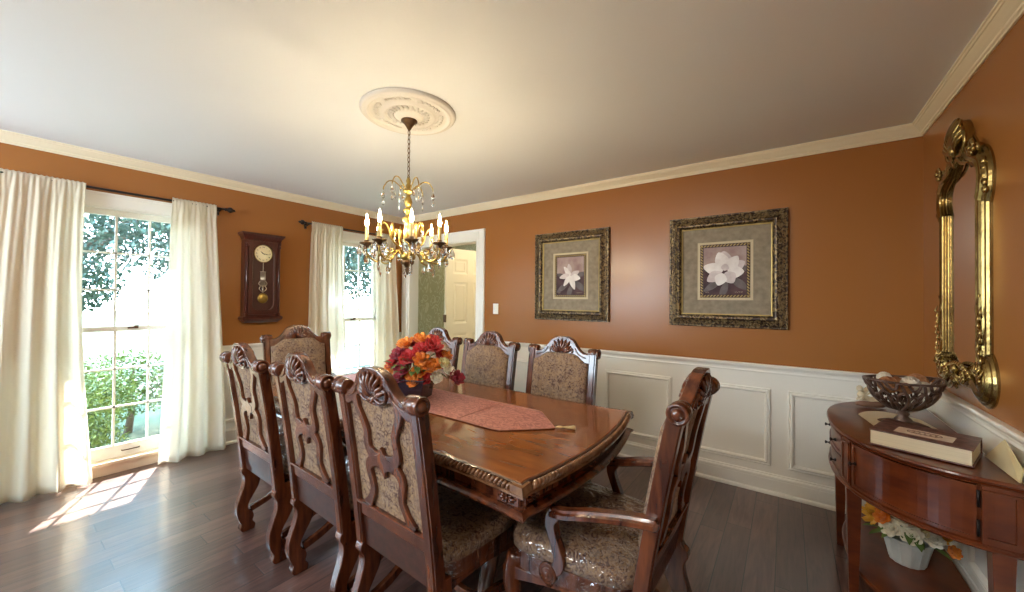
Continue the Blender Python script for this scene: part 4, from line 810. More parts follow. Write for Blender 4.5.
# ---------------------------------------------------------------- flowers
def flower(c, r, m_, parent, nm='flower', layers=4, n=8, tilt=(0, 0, 1), centre=None, seed=0, pw=1.0):
    rnd = random.Random(seed); q = Vector((0, 0, 1)).rotation_difference(Vector(tilt).normalized()).to_matrix(); m = MB()
    for l in range(layers):
        el = R(12 + 62 * l / max(1, layers - 1)); rr = r * (1 - 0.16 * l); k_n = max(4, n - l)
        for k_ in range(k_n):
            a = 2 * pi * (k_ + 0.5 * l) / k_n + rnd.uniform(-.15, .15); e2 = el + rnd.uniform(-.12, .12); rows = []
            for i in range(5):
                t_ = i / 4; wd = rr * 0.36 * pw * sin(pi * (0.12 + 0.78 * t_)) ; rad = rr * t_; cup = 0.25 * rr * t_ * t_
                row = []
                for j in (-1, 0, 1):
                    x = rad * cos(e2) - cup * sin(e2) * 0.3; z = rad * sin(e2) + cup + (0.10 * rr if j else 0) * t_
                    row.append(tuple(q @ Vector((x * cos(a) - j * wd * sin(a), x * sin(a) + j * wd * cos(a), z)) + Vector(c)))
                rows.append(row)
            m.strip(rows)
    o = m.build(nm, m_, parent); md = o.modifiers.new('solid', 'SOLIDIFY'); md.thickness = 0.0008
    if centre:
        MB().ball(tuple(Vector(c) + q @ Vector((0, 0, r * 0.18))), r * 0.3, r * 0.3, r * 0.18).build('flower_centre', centre, o)
    return o
def leaf(mb, c, d, L, wd):
    d = Vector(d).normalized(); s_ = d.cross(Vector((0, 0, 1))).normalized(); rows = []
    for i in range(6):
        t_ = i / 5; p = Vector(c) + d * L * t_ + Vector((0, 0, -0.35 * L * t_ * t_)); w_ = wd * sin(pi * (0.05 + 0.93 * t_))
        rows.append([tuple(p - s_ * w_ + Vector((0, 0, w_ * .3))), tuple(p), tuple(p + s_ * w_ + Vector((0, 0, w_ * .3)))])
    mb.strip(rows)
fa = thing('flower_arrangement', 'red and orange artificial flowers in a dark square planter on the dining table', 'flower arrangement', (2.395, 1.475, 0.7675), R(24))
m = MB(); hs = [(0.072, 0), (0.076, 0.004), (0.082, 0.06), (0.094, 0.108), (0.100, 0.116), (0.100, 0.124), (0.090, 0.124), (0.086, 0.10)]
m.rings([[(-a, -a, z), (a, -a, z), (a, a, z), (-a, a, z)] for a, z in hs], smooth=False); m.build('planter', m_planter, fa, bevel=0.003)
inv = Matrix.Rotation(-R(24), 3, 'Z'); RT = Vector((cos(YAW), sin(YAW), 0)); FW = Vector((-sin(YAW), cos(YAW), 0))
FL = [(415, 344, 9, 'o', -1), (402, 347, 8, 'o', 0), (428, 350, 10, 'r', 0), (397, 357, 10, 'c', 0), (408, 360, 10, 'r', 1), (390, 366, 8, 'r', 0), (402, 371, 9, 'c', 1), (420, 361, 8, 'o', 1.5), (428, 368, 7.5, 'o', 1.5), (417, 373, 7, 'o', 1.6), (410, 377, 6, 'o', 1.4), (440, 365, 6, 'y', .6), (445, 372, 6.5, 'w', .8), (453, 379, 8, 'c', 1), (418, 352, 8, 'r', 0.5), (436, 360, 7, 'r', -.5), (396, 347, 6, 'o', -1), (385, 371, 6, 'o', 0), (407, 350, 9, 'c', -2), (425, 345, 8, 'r', -2), (437, 372, 6, 'r', -1.5), (398, 366, 8, 'r', -2), (399, 379, 7, 'c', 1.3), (424, 379, 7, 'r', 1.5), (434, 379, 6, 'w', 1.4), (387, 377, 6, 'o', .6), (441, 359, 6, 'o', -.6), (413, 382, 6, 'o', 1.9), (432, 366, 7, 'o', 1.0)]
for i, (px, py, r_, c_, dpt) in enumerate(FL):
    k_ = 2.29 / 381 * 0.985; off = RT * (px - 411) * k_ + FW * (-dpt * 0.045) + Vector((0, 0, (300 - py) * k_ + 1.359 - 0.7675))
    o = inv @ off; tl = inv @ (RT * (px - 412) * 0.02 - FW * (0.55 + 0.2 * dpt) + Vector((0, 0, 0.75)))
    mm = {'o': m_orng, 'r': m_red, 'c': m_crim, 'y': m_yel, 'w': m_wht}[c_]
    flower(tuple(o), r_ * k_ * 1.12, mm, fa, layers=5 if c_ in 'rcyw' else 4, n=9 if c_ in 'rcyw' else 7, tilt=tl, seed=i, pw=1.1, centre=m_orng if c_ == 'y' else None)
m = MB(); rnd = random.Random(3)
for i in range(46):
    a = rnd.uniform(0, 2 * pi); rr = rnd.uniform(0.03, 0.13); z = rnd.uniform(0.12, 0.24)
    leaf(m, (rr * cos(a), rr * sin(a), z), (cos(a), sin(a), rnd.uniform(-0.2, 0.8)), rnd.uniform(0.05, 0.085), rnd.uniform(0.012, 0.02))
m.build('leaves', m_leaf, fa)
m = MB()
for i in range(16):
    a = i * 2.4; m.tube([(0.02 * cos(a), 0.02 * sin(a), 0.02), (0.05 * cos(a), 0.05 * sin(a), 0.14), (0.10 * cos(a), 0.10 * sin(a), 0.21)], 0.002, 5)
m.build('stems', m_leaf, fa)

# ---------------------------------------------------------------- ceiling medallion and chandelier
CX, CY = 2.405, 1.40
md_ = thing('ceiling_medallion', 'round white plaster medallion on the ceiling above the chandelier', 'ceiling medallion', (2.425, 1.382, H)); md_.scale = (0.94, 0.94, 1)
m = MB(); m.lathe([(0.0, 0.0), (0.285, 0.0), (0.285, -0.010), (0.277, -0.018), (0.268, -0.022), (0.262, -0.018), (0.256, -0.024), (0.244, -0.026), (0.238, -0.016), (0.225, -0.012), (0.165, -0.014), (0.158, -0.022), (0.146, -0.026), (0.136, -0.020), (0.130, -0.016), (0.09, -0.020), (0.082, -0.028), (0.06, -0.032), (0.0, -0.034)], (0, 0, 0), 72)
m.build('plaster_disc', m_plaster, md_)
m = MB()
for i in range(6):
    a0 = i * pi / 3
    m.tube([(0.192 * cos(a0 + t_ * 0.07) * (1 + 0.05 * sin(t_ * 2.2)), 0.192 * sin(a0 + t_ * 0.07) * (1 + 0.05 * sin(t_ * 2.2)), -0.015) for t_ in range(-6, 7)], [0.003] + [0.006] * 11 + [0.003], 6)
    for t_ in range(-5, 6, 2): m.ball((0.198 * cos(a0 + t_ * 0.07), 0.198 * sin(a0 + t_ * 0.07), -0.014), 0.012, 0.012, 0.007, 7, 5)
for i in range(24):
    a = i * pi / 12; m.tube([(0.088 * cos(a), 0.088 * sin(a), -0.022), (0.108 * cos(a + .05), 0.108 * sin(a + .05), -0.024), (0.126 * cos(a), 0.126 * sin(a), -0.018)], [0.004, 0.008, 0.003], 6)
m.build('relief_ornament', m_plaster, md_)
ch = thing('chandelier', 'brass eight-candle chandelier hung with crystal drops over the table', 'chandelier', (CX, CY, H))
Z = lambda z: z - H
m = MB(); m.lathe([(0.002, Z(2.409)), (0.046, Z(2.408)), (0.047, Z(2.400)), (0.036, Z(2.394)), (0.026, Z(2.382)), (0.016, Z(2.366)), (0.008, Z(2.352)), (0.003, Z(2.345))], (0, 0, 0), 24)
m.build('canopy', m_bronze, ch)
m = MB(); z = 2.350; i = 0
while z > 2.075:
    a = 0 if i % 2 else pi / 2; P = [(0.0075 * cos(t_) * cos(a), 0.0075 * cos(t_) * sin(a), Z(z - 0.014 + 0.017 * sin(t_))) for t_ in [2 * pi * j / 12 for j in range(12)]]
    m.tube(P, 0.0022, 5, closed=True); z -= 0.0265; i += 1
m.tube([(0.004, 0, Z(2.35)), (0.004, 0.002, Z(2.2)), (0.003, 0, Z(2.06))], 0.0012, 5)
m.build('chain', m_bronze, ch)
m = MB(); m.lathe([(0.003, Z(2.075)), (0.010, Z(2.065)), (0.014, Z(2.050)), (0.010, Z(2.035)), (0.018, Z(2.020)), (0.012, Z(2.008)), (0.020, Z(2.000)), (0.032, Z(1.992)), (0.030, Z(1.985)), (0.014, Z(1.975)), (0.012, Z(1.960)), (0.020, Z(1.945)), (0.024, Z(1.925)), (0.018, Z(1.905)), (0.012, Z(1.895)), (0.026, Z(1.885)), (0.028, Z(1.872)), (0.016, Z(1.862)), (0.014, Z(1.845)), (0.030, Z(1.835)), (0.030, Z(1.820)), (0.018, Z(1.808)), (0.022, Z(1.78)), (0.026, Z(1.745)), (0.020, Z(1.715)), (0.016, Z(1.700)), (0.030, Z(1.692)), (0.030, Z(1.680)), (0.020, Z(1.668)), (0.026, Z(1.645)), (0.042, Z(1.625)), (0.046, Z(1.605)), (0.040, Z(1.590)), (0.020, Z(1.585))], (0, 0, 0), 20)
m.build('column', m_brass, ch)
m = MB(); m.lathe([(0.020, Z(1.588)), (0.040, Z(1.582)), (0.036, Z(1.566)), (0.020, Z(1.552)), (0.012, Z(1.540)), (0.016, Z(1.530)), (0.010, Z(1.515)), (0.004, Z(1.500))], (0, 0, 0), 18); m.build('bottom_finial', m_bronze, ch)
# crystal drop, shared mesh
cm = MB(); cm.lathe([(0.0006, 0.0), (0.004, -0.003), (0.0095, -0.014), (0.0125, -0.026), (0.010, -0.036), (0.004, -0.043), (0.0006, -0.045)], (0, 0, 0), 7, sy=0.6)
for i in range(len(cm.sm)): cm.sm[i] = False
tmp = cm.build('crystal_drop', m_crystal, None); CME = tmp.data; bpy.data.objects.remove(tmp)
cm = MB(); cm.lathe([(0.0006, 0.0), (0.003, -0.003), (0.0055, -0.012), (0.0065, -0.045), (0.0035, -0.060), (0.0006, -0.066)], (0, 0, 0), 6); cm.sm = [False] * len(cm.sm)
tmp = cm.build('crystal_prism', m_crystal, None); CMP = tmp.data; bpy.data.objects.remove(tmp)
wr = MB()
def drop(x, y, z, s_=1.0, me=None, rz=0):
    o = bpy.data.objects.new('crystal_drop', me or CME); C.objects.link(o); o.parent = ch; o.location = (x, y, z); o.scale = (s_, s_, s_); o.rotation_euler = (0, 0, rz)
    wr.tube([(x, y, z + 0.010), (x, y, z - 0.001)], 0.0008, 4)
TH0 = YAW + R(20)
for i in range(8):
    a = TH0 + i * pi / 4; ca, sa = cos(a), sin(a); P3 = lambda r, z: (r * ca, r * sa, Z(z)); RA = 0.225
    m = MB(); m.tube([P3(r, z) for r, z in spl([(0.03, 1.605), (0.06, 1.640), (0.095, 1.625), (0.13, 1.585), (0.17, 1.572), (0.205, 1.590), (RA, 1.625), (RA, 1.655)], 5)], 0.0055, 7)
    m.tube([P3(r, z) for r, z in spl([(0.10, 1.618), (0.125, 1.640), (0.150, 1.630), (0.148, 1.608), (0.135, 1.612)], 4)], 0.0035, 6)
    m.ball(P3(0.13, 1.585), 0.010); m.ball(P3(0.225, 1.592), 0.008)
    ar = m.build('arm', m_brass, ch)
    m = MB(); m.lathe([(0.004, Z(1.645)), (0.012, Z(1.650)), (0.016, Z(1.660)), (0.034, Z(1.668)), (0.040, Z(1.674)), (0.038, Z(1.677)), (0.014, Z(1.672)), (0.014, Z(1.690)), (0.002, Z(1.690))], (RA * ca, RA * sa, 0), 16); m.build('drip_pan', m_bronze, ar)
    m = MB(); m.lathe([(0.002, Z(1.675)), (0.0108, Z(1.675)), (0.0105, Z(1.700)), (0.0103, Z(1.765)), (0.008, Z(1.768)), (0.002, Z(1.768))], (RA * ca, RA * sa, 0), 12); m.build('candle_sleeve', m_candle, ar)
    m = MB(); m.lathe([(0.002, Z(1.768)), (0.006, Z(1.769)), (0.0105, Z(1.782)), (0.0100, Z(1.794)), (0.005, Z(1.813)), (0.002, Z(1.832)), (0.0005, Z(1.838))], (RA * ca, RA * sa, 0), 10); m.build('flame_bulb', m_bulb, ar)
    for j in range(5):
        b = a + 2 * pi * j / 5; drop(RA * ca + 0.037 * cos(b), RA * sa + 0.037 * sin(b), Z(1.662), 1.35, None, b)
    drop(RA * ca, RA * sa, Z(1.612), 1.3, CMP if i % 2 else CME, a)
    drop(0.15 * ca, 0.15 * sa, Z(1.565), 1.2, None if i % 2 else CMP, a)
    if i % 2 == 0:
        b = a + pi / 8; cb, sb = cos(b), sin(b)
        m = MB(); m.tube([(r * cb, r * sb, Z(z)) for r, z in spl([(0.025, 1.66), (0.06, 1.665), (0.10, 1.70), (0.115, 1.75), (0.14, 1.785), (0.165, 1.775), (0.168, 1.75), (0.15, 1.745)], 5)], [0.006] * 28 + [0.004] * 8, 7); m.build('scroll_ornament', m_brass, ch)
        m = MB(); m.lathe([(0.002, Z(1.70)), (0.008, Z(1.71)), (0.006, Z(1.75)), (0.010, Z(1.77)), (0.003, Z(1.80))], (0.095 * cb, 0.095 * sb, 0), 8); m.build('spire', m_brass, ch)
        drop(0.166 * cb, 0.166 * sb, Z(1.742), 1.0, None, b)
for i in range(6):
    a = YAW + R(8) + i * pi / 3; ca, sa = cos(a), sin(a)
    m = MB(); m.tube([(r * ca, r * sa, Z(z)) for r, z in spl([(0.015, 1.990), (0.04, 2.010), (0.08, 2.045), (0.115, 2.045), (0.138, 2.015), (0.142, 1.995)], 5)], 0.0035, 6); m.build('upper_branch', m_brass, ch)
    drop(0.142 * ca, 0.142 * sa, Z(1.985), 0.95, None, a); drop(0.075 * ca, 0.075 * sa, Z(1.985) + 0.0, 0.85, None, a + 1)
    wr.tube([(0.075 * ca, 0.075 * sa, Z(2.038)), (0.075 * ca, 0.075 * sa, Z(1.99))], 0.0008, 4); drop(0.142 * ca, 0.142 * sa, Z(1.935), 0.7, None, a)
for i in range(4): drop(0.03 * cos(i * pi / 2), 0.03 * sin(i * pi / 2), Z(1.560), 0.9, CMP, 0)
wr.build('crystal_wires', m_brass, ch)

# ---------------------------------------------------------------- gilt wall mirror
mi = thing('wall_mirror', 'tall ornate gold mirror on the right wall above the console table', 'mirror', (W, 2.575, 0)); mi.scale = (0.62, 0.90, 1)
X = lambda h: -h
def gm(path, prof, m, closed=False):
    """sweep a (across, height) profile along a path of (y,z) on the wall"""
    n = len(path); rg = []
    for i, p in enumerate(path):
        q0 = path[i - 1] if closed else path[max(i - 1, 0)]; q1 = path[(i + 1) % n] if closed else path[min(i + 1, n - 1)]; dy, dz = q1[0] - q0[0], q1[1] - q0[1]; l = math.hypot(dy, dz); ny, nz = -dz / l, dy / l
        rg.append([(-h, p[0] + ny * a, p[1] + nz * a) for a, h in prof])
    return m.rings(rg, closed=closed, smooth=False)
GP = [(-0.052, 0.0), (-0.052, 0.009), (-0.045, 0.011), (-0.046, 0.020), (-0.037, 0.023), (-0.039, 0.033), (-0.028, 0.036), (-0.029, 0.047), (-0.016, 0.054), (-0.006, 0.046), (0.004, 0.052), (0.012, 0.050), (0.022, 0.040), (0.026, 0.030), (0.036, 0.026), (0.040, 0.014), (0.046, 0.010), (0.046, 0.0)]
for s_ in (-1, 1):
    L = [(s_ * 0.262, 1.12), (s_ * 0.262, 1.80)]
    pr_ = GP if s_ < 0 else [(-a, h) for a, h in GP[::-1]]
    pr_ = [(-a, h) for a, h in GP] if s_ < 0 else GP
    m = MB(); gm(L, [(a * s_ * -1, h) for a, h in GP], m); m.build('side_rail', m_gold, mi)
    A_ = spl([(s_ * 0.268, 1.79), (s_ * 0.290, 1.84), (s_ * 0.292, 1.90), (s_ * 0.262, 1.955), (s_ * 0.205, 1.985), (s_ * 0.150, 2.005), (s_ * 0.105, 2.045), (s_ * 0.05, 2.085), (0, 2.098)], 4)
    m = MB(); gm(A_, [(a * s_ * -1.05, h * 1.12 + 0.0) for a, h in GP], m)
    m.build('arched_top', m_gold, mi)
    B_ = spl([(s_ * 0.264, 1.13), (s_ * 0.305, 1.11), (s_ * 0.330, 1.05), (s_ * 0.305, 0.995), (s_ * 0.24, 0.985), (s_ * 0.185, 1.01), (s_ * 0.13, 1.045), (s_ * 0.06, 1.03), (0, 1.025)], 4)
    m = MB(); gm(B_, [(a * s_ * 1.0, h) for a, h in GP], m)
    for rr, hh in ((0.060, 0.045), (0.045, 0.056), (0.030, 0.050), (0.018, 0.064)): m.lathe([(0.001, 0), (rr, 0), (rr, -hh + 0.006), (rr - 0.008, -hh), (0.001, -hh)], (0, s_ * 0.285, 1.045), 20, 'x')
    m.build('bottom_scroll', m_gold, mi)
    # rosettes, leaves and climbing vine
    for (cy, cz, rr) in ((s_ * 0.235, 2.015, 0.040), (s_ * 0.115, 1.035, 0.032)):
        m = MB()
        for k_ in range(7):
            a = k_ * 2 * pi / 7; m.ball((-0.066, cy + rr * 0.55 * cos(a), cz + rr * 0.55 * sin(a)), 0.012, rr * 0.36, rr * 0.36, 8, 5)
        m.ball((-0.076, cy, cz), 0.012, rr * 0.3, rr * 0.3, 8, 5); m.ball((-0.035, cy, cz), 0.035, rr * 0.5, rr * 0.5, 8, 5)
        m.build('rosette', m_gold, mi)
    m = MB()
    for k_ in range(9):
        z = 1.08 + k_ * 0.028; yy = s_ * (0.285 + 0.016 * sin(k_ * 1.7)); m.tube([(-0.045, yy, z), (-0.062, yy + s_ * 0.014, z + 0.02), (-0.05, yy + s_ * 0.004, z + 0.045)], [0.004, 0.010, 0.003], 6, flat=0.6)
    m.tube([(-0.05, s_ * (0.262 + 0.022 * sin(q * 0.9)), 1.07 + q * 0.022) for q in range(16)], 0.005, 6)
    for k_ in range(6):
        a = R(20 + k_ * 24); m.tube([(-0.05, s_ * 0.262 + s_ * 0.02 * cos(a), 1.045 + 0.02 * sin(a)), (-0.066, s_ * 0.262 + s_ * 0.05 * cos(a), 1.045 + 0.05 * sin(a)), (-0.05, s_ * 0.262 + s_ * 0.078 * cos(a + .3), 1.045 + 0.078 * sin(a + .3))], [0.004, 0.009, 0.003], 6)
    m.build('leaf_ornament', m_gold, mi); m = MB()
    for k_ in range(5):
        z = 1.80 + k_ * 0.03; yy = s_ * (0.318 - 0.004 * k_); m.ball((-0.035, yy, z + 0.02), 0.02, 0.012, 0.018, 6, 5)
    m.build('bead_ornament', m_gold, mi)
m = MB()
for k_ in range(9):
    a = R(26 + k_ * 16); L = 0.150 if 1 < k_ < 7 else 0.135
    m.tube([(-0.05 - 0.030 * sin(pi * q / 6), (0.012 + L * q / 6) * cos(a) * 0.90, 2.050 + (0.01 + L * q / 6) * sin(a)) for q in range(7)], [0.008, 0.012, 0.015, 0.017, 0.018, 0.016, 0.010], 8)
m.prism([(0.115 * cos(R(a)), 2.075 + 0.125 * sin(R(a))) for a in range(0, 181, 12)], lambda u, v, t_: (-t_, u, v), 0.0, 0.048)
m.ball((-0.07, 0, 2.068), 0.03, 0.035, 0.03)
m.build('shell_crest', m_gold, mi)
m = MB()
for s_ in (-1, 1):
    m.tube([(-0.055, s_ * u, v) for u, v in spl([(0.02, 2.04), (0.07, 2.03), (0.12, 2.06), (0.125, 2.11), (0.095, 2.125), (0.085, 2.10)], 4)], 0.011, 7)
    m.tube([(-0.060, s_ * u, v) for u, v in spl([(0.0, 1.99), (0.04, 2.02), (0.09, 1.99), (0.15, 1.975), (0.21, 1.965)], 4)], [0.010] * 12 + [0.006] * 5, 7)
m.build('crest_scroll', m_gold, mi)
m = MB()
for k_ in range(7):
    a = R(200 + k_ * 23.3); m.tube([(-0.045, 0, 1.045), (-0.07, 0.035 * cos(a), 1.045 + 0.04 * sin(a)), (-0.05, 0.062 * cos(a), 1.045 + 0.075 * sin(a))], [0.006, 0.012, 0.004], 7)
for q in range(-6, 7): m.ball((-0.05, q * 0.028, 1.085 - 0.0011 * q * q), 0.016, 0.016, 0.013, 8, 5)
m.ball((-0.065, 0, 1.06), 0.022, 0.028, 0.022); m.build('bottom_festoon', m_gold, mi)
gl = [(0.25, 1.08), (0.25, 1.80), (0.272, 1.85), (0.270, 1.90), (0.245, 1.94), (0.19, 1.965), (0.14, 1.985), (0.09, 2.03), (0.04, 2.07)]
MB().prism(gl + [(-a, b) for a, b in gl[::-1]], lambda u, v, t_: (-t_, u, v), 0.012, 0.016).build('glass', m_mirror, mi)
bk = [(0.28, 1.0), (0.30, 1.80), (0.31, 1.86), (0.29, 1.96), (0.2, 2.01), (0.12, 2.06), (0.05, 2.10)]
MB().prism(bk + [(-a, b) for a, b in bk[::-1]], lambda u, v, t_: (-t_, u, v), 0.001, 0.011).build('backing', m_wooddk, mi)

# ---------------------------------------------------------------- demilune console
KX, KY, TZ = 4.838, 2.53, 0.77
co = thing('console_table', 'half-round cherry console table with drawers and shelf against the right wall', 'console table', (KX, KY, 0))
def cp(t_, d=0.0):
    """t in [-1,1] round the front edge, d = inset"""
    a = t_ * pi / 2; n_ = 2 / 2.35; return (-(0.46 - d) * abs(cos(a)) ** n_, math.copysign((0.60 - d) * abs(sin(a)) ** n_, a))
def cont(d, n=48): return [cp(-1 + 2 * i / n, d) for i in range(n + 1)]
m = MB(); m.rings([[(x, y, z) for x, y in cont(d)] for d, z in ((0.022, 0.742), (0.010, 0.744), (0.004, 0.749), (0.010, 0.753), (0.003, 0.757), (0.0, 0.762), (0.002, 0.768), (0.008, 0.770))], smooth=False); m.build('top', m_console, co)
m = MB(); m.rings([[(x, y, z) for x, y in cont(d)] for d, z in ((0.026, 0.545), (0.026, 0.743))], smooth=False); bod = m.build('cabinet_body', m_console, co)
m = MB(); m.rings([[(x, y, z) for x, y in cont(d)] for d, z in ((0.024, 0.523), (0.012, 0.525), (0.008, 0.531), (0.014, 0.537), (0.012, 0.543), (0.022, 0.548))], smooth=False); m.build('lower_moulding', m_console, co)
def cslab(m, t0, t1, z0, z1, d_out, d_in=0.03, n=14):
    rg = []
    for i in range(n + 1):
        t_ = t0 + (t1 - t0) * i / n; a = cp(t_, d_out); b = cp(t_, d_in); rg.append([(b[0], b[1], z0), (a[0], a[1], z0), (a[0], a[1], z1), (b[0], b[1], z1)])
    return m.rings(rg, smooth=False)
def cframe(m, t0, t1, z0, z1, d, wd=0.012, dt=0.02):
    cslab(m, t0, t1, z0, z0 + wd, d); cslab(m, t0, t1, z1 - wd, z1, d); cslab(m, t0, t0 + dt, z0, z1, d, n=2); cslab(m, t1 - dt, t1, z0, z1, d, n=2)
def knob(t_, z, parent):
    x, y = cp(t_, 0.016); x2, y2 = cp(t_ + 0.01, 0.016); tx, ty = x2 - x, y2 - y; l = math.hypot(tx, ty); nx, ny = -ty / l, tx / l
    if nx > 0: nx, ny = -nx, -ny
    m = MB(); m.tube([(x + nx * a, y + ny * a, z) for a in (0, 0.004, 0.008, 0.014, 0.020, 0.024)], [0.008, 0.008, 0.004, 0.004, 0.010, 0.005], 10); m.build('knob', m_iron, parent)
TP = 0.225
for s_ in (-1, 1):
    m = MB(); a, b = sorted((s_ * TP, s_ * (TP + 0.085))); cslab(m, a, b, 0.545, 0.743, 0.012, n=4); cframe(m, a + .006, b - .006, 0.555, 0.73, 0.008, 0.008, 0.012); m.build('pilaster', m_console, co)
    m = MB(); a, b = sorted((s_ * (TP + 0.095), s_ * 0.885)); cslab(m, a, b, 0.550, 0.738, 0.020); cframe(m, a, b, 0.550, 0.738, 0.014); do = m.build('door', m_console, co)
    knob(s_ * (TP + 0.125), 0.655, do)
    for z in (0.595, 0.695):
        x, y = cp(s_ * 0.893, 0.012); MB().tube([(x - .003, y, z - 0.028), (x - .003, y, z + 0.028)], 0.0042, 8).build('hinge', m_iron, do)
    m = MB(); a, b = sorted((s_ * 0.90, s_ * 0.998)); cslab(m, a, b, 0.545, 0.743, 0.014, n=3); cframe(m, a, b, 0.560, 0.728, 0.007, 0.010, 0.015); m.build('end_panel', m_console, co)
for z0, z1 in ((0.550, 0.640), (0.648, 0.738)):
    m = MB(); cslab(m, -TP + 0.01, TP - 0.01, z0, z1, 0.018, n=24); cframe(m, -TP + 0.01, TP - 0.01, z0, z1, 0.012); dw = m.build('drawer', m_console, co)
    for t_ in (-0.12, 0.12): knob(t_, (z0 + z1) / 2, dw)
for (t_, d) in ((TP + 0.045, 0.042), (-TP - 0.045, 0.042), (0.955, 0.040), (-0.955, 0.040)):
    x, y = cp(t_, d); x = min(x, -0.03); m = MB(); m.rings([[(x - a, y - a, z), (x + a, y - a, z), (x + a, y + a, z), (x - a, y + a, z)] for a, z in ((0.015, 0.0), (0.017, 0.10), (0.026, 0.50), (0.027, 0.525))], smooth=False); m.build('leg', m_console, co, bevel=0.002)
m = MB(); m.rings([[(x, y, z) for x, y in cont(d)] for d, z in ((0.075, 0.128), (0.065, 0.132), (0.063, 0.144), (0.069, 0.150))], smooth=False); m.build('shelf', m_console, co)

# things on the console
rn2 = MB(); P = [(4.487, 2.640), (4.505, 2.700), (4.545, 2.735)]
cloth = [(-0.50, 0), (-0.47, 0.045), (-0.42, 0.08), (-0.36, 0.10), (-0.2, 0.105), (0.0, 0.105), (0.2, 0.105), (0.30, 0.10)]
# runner laid slanting across the top, its pointed end turned up against the wall
def cl(u, v):
    a = R(-62); return (4.70 + u * cos(a) * 0.86 - v * sin(a) * 0.9, 2.44 + u * sin(a) * 0.9 + v * cos(a), TZ + 0.0015)
rows = []
for i in range(30):
    s_ = i / 29; cy = 2.80 - 0.62 * s_; cx = 4.615 + 0.10 * s_; wd = 0.125 * min(1, (s_ / 0.18 + 0.02)) ** 0.5 * (1 if s_ < 0.70 else max(0.02, (1 - s_) / 0.30)); row = []
    for j in range(-8, 9):
        x = cx + wd * j / 8 * 0.97; y = cy + wd * j / 8 * 0.25; z = TZ + 0.0022
        if x > 4.832: z += (x - 4.832) * 1.6; x = 4.832
        row.append((x, y, z))
    rows.append(row)
rn2.strip(rows, smooth=False); o = rn2.build('console_runner', m_cream); tag(o, 'beige cloth runner lying on the console under the bowl and book', 'table runner'); mdd = o.modifiers.new('solid', 'SOLIDIFY'); mdd.thickness = 0.0016; mdd.offset = 1
m = MB(); m.add([(4.8405, 2.215, TZ + 0.0045), (4.8405, 1.965, TZ + 0.0045), (4.832, 1.965, TZ + 0.05), (4.832, 2.085, TZ + 0.105)], [[0, 1, 2, 3]])
m = MB(); m.rings([[(4.826, 2.220, TZ + .003), (4.826, 1.950, TZ + .003), (4.8395, 1.965, TZ + .042), (4.8395, 2.10, TZ + .105)], [(4.830, 2.220, TZ + .003), (4.830, 1.950, TZ + .003), (4.8415, 1.965, TZ + .042), (4.8415, 2.10, TZ + .105)]], smooth=False)
o = m.build('folded_cloth', m_cream); tag(o, 'beige cloth corner standing up against the wall behind the book', 'cloth')
bo = thing('book', 'thick brown book with cream page edges lying on the console', 'book', (4.655, 2.180, TZ + 0.0045), R(-20))
bw_, bh_ = 0.140, 0.115
MB().box(-bw_ + 0.004, bw_ - 0.004, -bh_ + 0.004, bh_ - 0.006, 0.004, 0.058).build('page_block', m_page, bo, bevel=0.002)
m = MB(); m.box(-bw_, bw_, -bh_, bh_, 0.0, 0.004); m.box(-bw_, bw_, -bh_, bh_, 0.058, 0.0625)
m.rings([[(x, bh_ - 0.006 + 0.012 * sin(pi * q / 6), 0.0625 * q / 6) for x in (-bw_, bw_)] + [(x, bh_ - 0.010 + 0.010 * sin(pi * q / 6), 0.0625 * q / 6) for x in (bw_, -bw_)] for q in range(7)], smooth=True)
cvr = m.build('cover', m_cover, bo, bevel=0.001)
MB().box(-0.075, 0.085, -0.070, 0.025, 0.0625, 0.0632).build('plaque', m_label, cvr)
m = MB()
m.tube([(0.005 + 0.048 * cos(t_), -0.020 + 0.026 * sin(t_) * (1 + .2 * cos(2 * t_)), 0.0635) for t_ in [2 * pi * q / 28 for q in range(28)]], 0.0016, 5, closed=True)
for q in range(5): m.tube([(-0.025 + q * 0.015, -0.030, 0.0635), (-0.020 + q * 0.015, -0.018, 0.0635), (-0.027 + q * 0.015, -0.010, 0.0635)], 0.0012, 5)
m.build('emblem', m_cover, cvr)
# bowl
bx, by = 4.662, 2.555
bz0 = TZ + 0.0045
bl = thing('openwork_bowl', 'dark bronze footed bowl with pierced scrollwork on the console', 'bowl', (bx, by, bz0), R(35))
m_bowl = mat('dark_bronze_bowl', (0.070, 0.040, 0.032), 0.35, metal=0.5, var=(0.19, 0.12, 0.095), vscale=30)
m = MB(); m.rings([[(-a, -a, z), (a, -a, z), (a, a, z), (-a, a, z)] for a, z in ((0.062, 0), (0.064, 0.006), (0.058, 0.012), (0.050, 0.016), (0.036, 0.022))], smooth=False); m.lathe([(0.036, 0.020), (0.030, 0.030), (0.018, 0.045), (0.024, 0.055), (0.019, 0.066), (0.036, 0.082)], (0, 0, 0), 20); m.build('foot', m_bowl, bl)
AX, AY = 0.144, 0.112
def bs(a, h):       # point on the bowl wall, h 0..1
    r = 0.24 + 0.76 * sin(h * pi / 2) ** 0.75; r = r + (0.06 * (h - 0.8) / 0.2 if h > 0.8 else 0); z = 0.078 + 0.135 * h ** 1.25
    return (AX * r * cos(a) * (1 + 0.10 * h ** 4 * abs(cos(a)) ** 6), AY * r * sin(a), z + 0.010 * h ** 3 * cos(a) ** 4)
m = MB()
m.tube([bs(2 * pi * i / 48, 1.0) for i in range(48)], 0.0055, 8, closed=True); m.tube([bs(2 * pi * i / 48, 0.02) for i in range(48)], 0.006, 8, closed=True)
bt = [(0.30 * cos(2 * pi * i / 24) * AX, 0.30 * sin(2 * pi * i / 24) * AY, 0.078) for i in range(24)]; m.add(bt, [list(range(24))])
m.build('rim', m_bowl, bl)
m = MB(); NR = 11
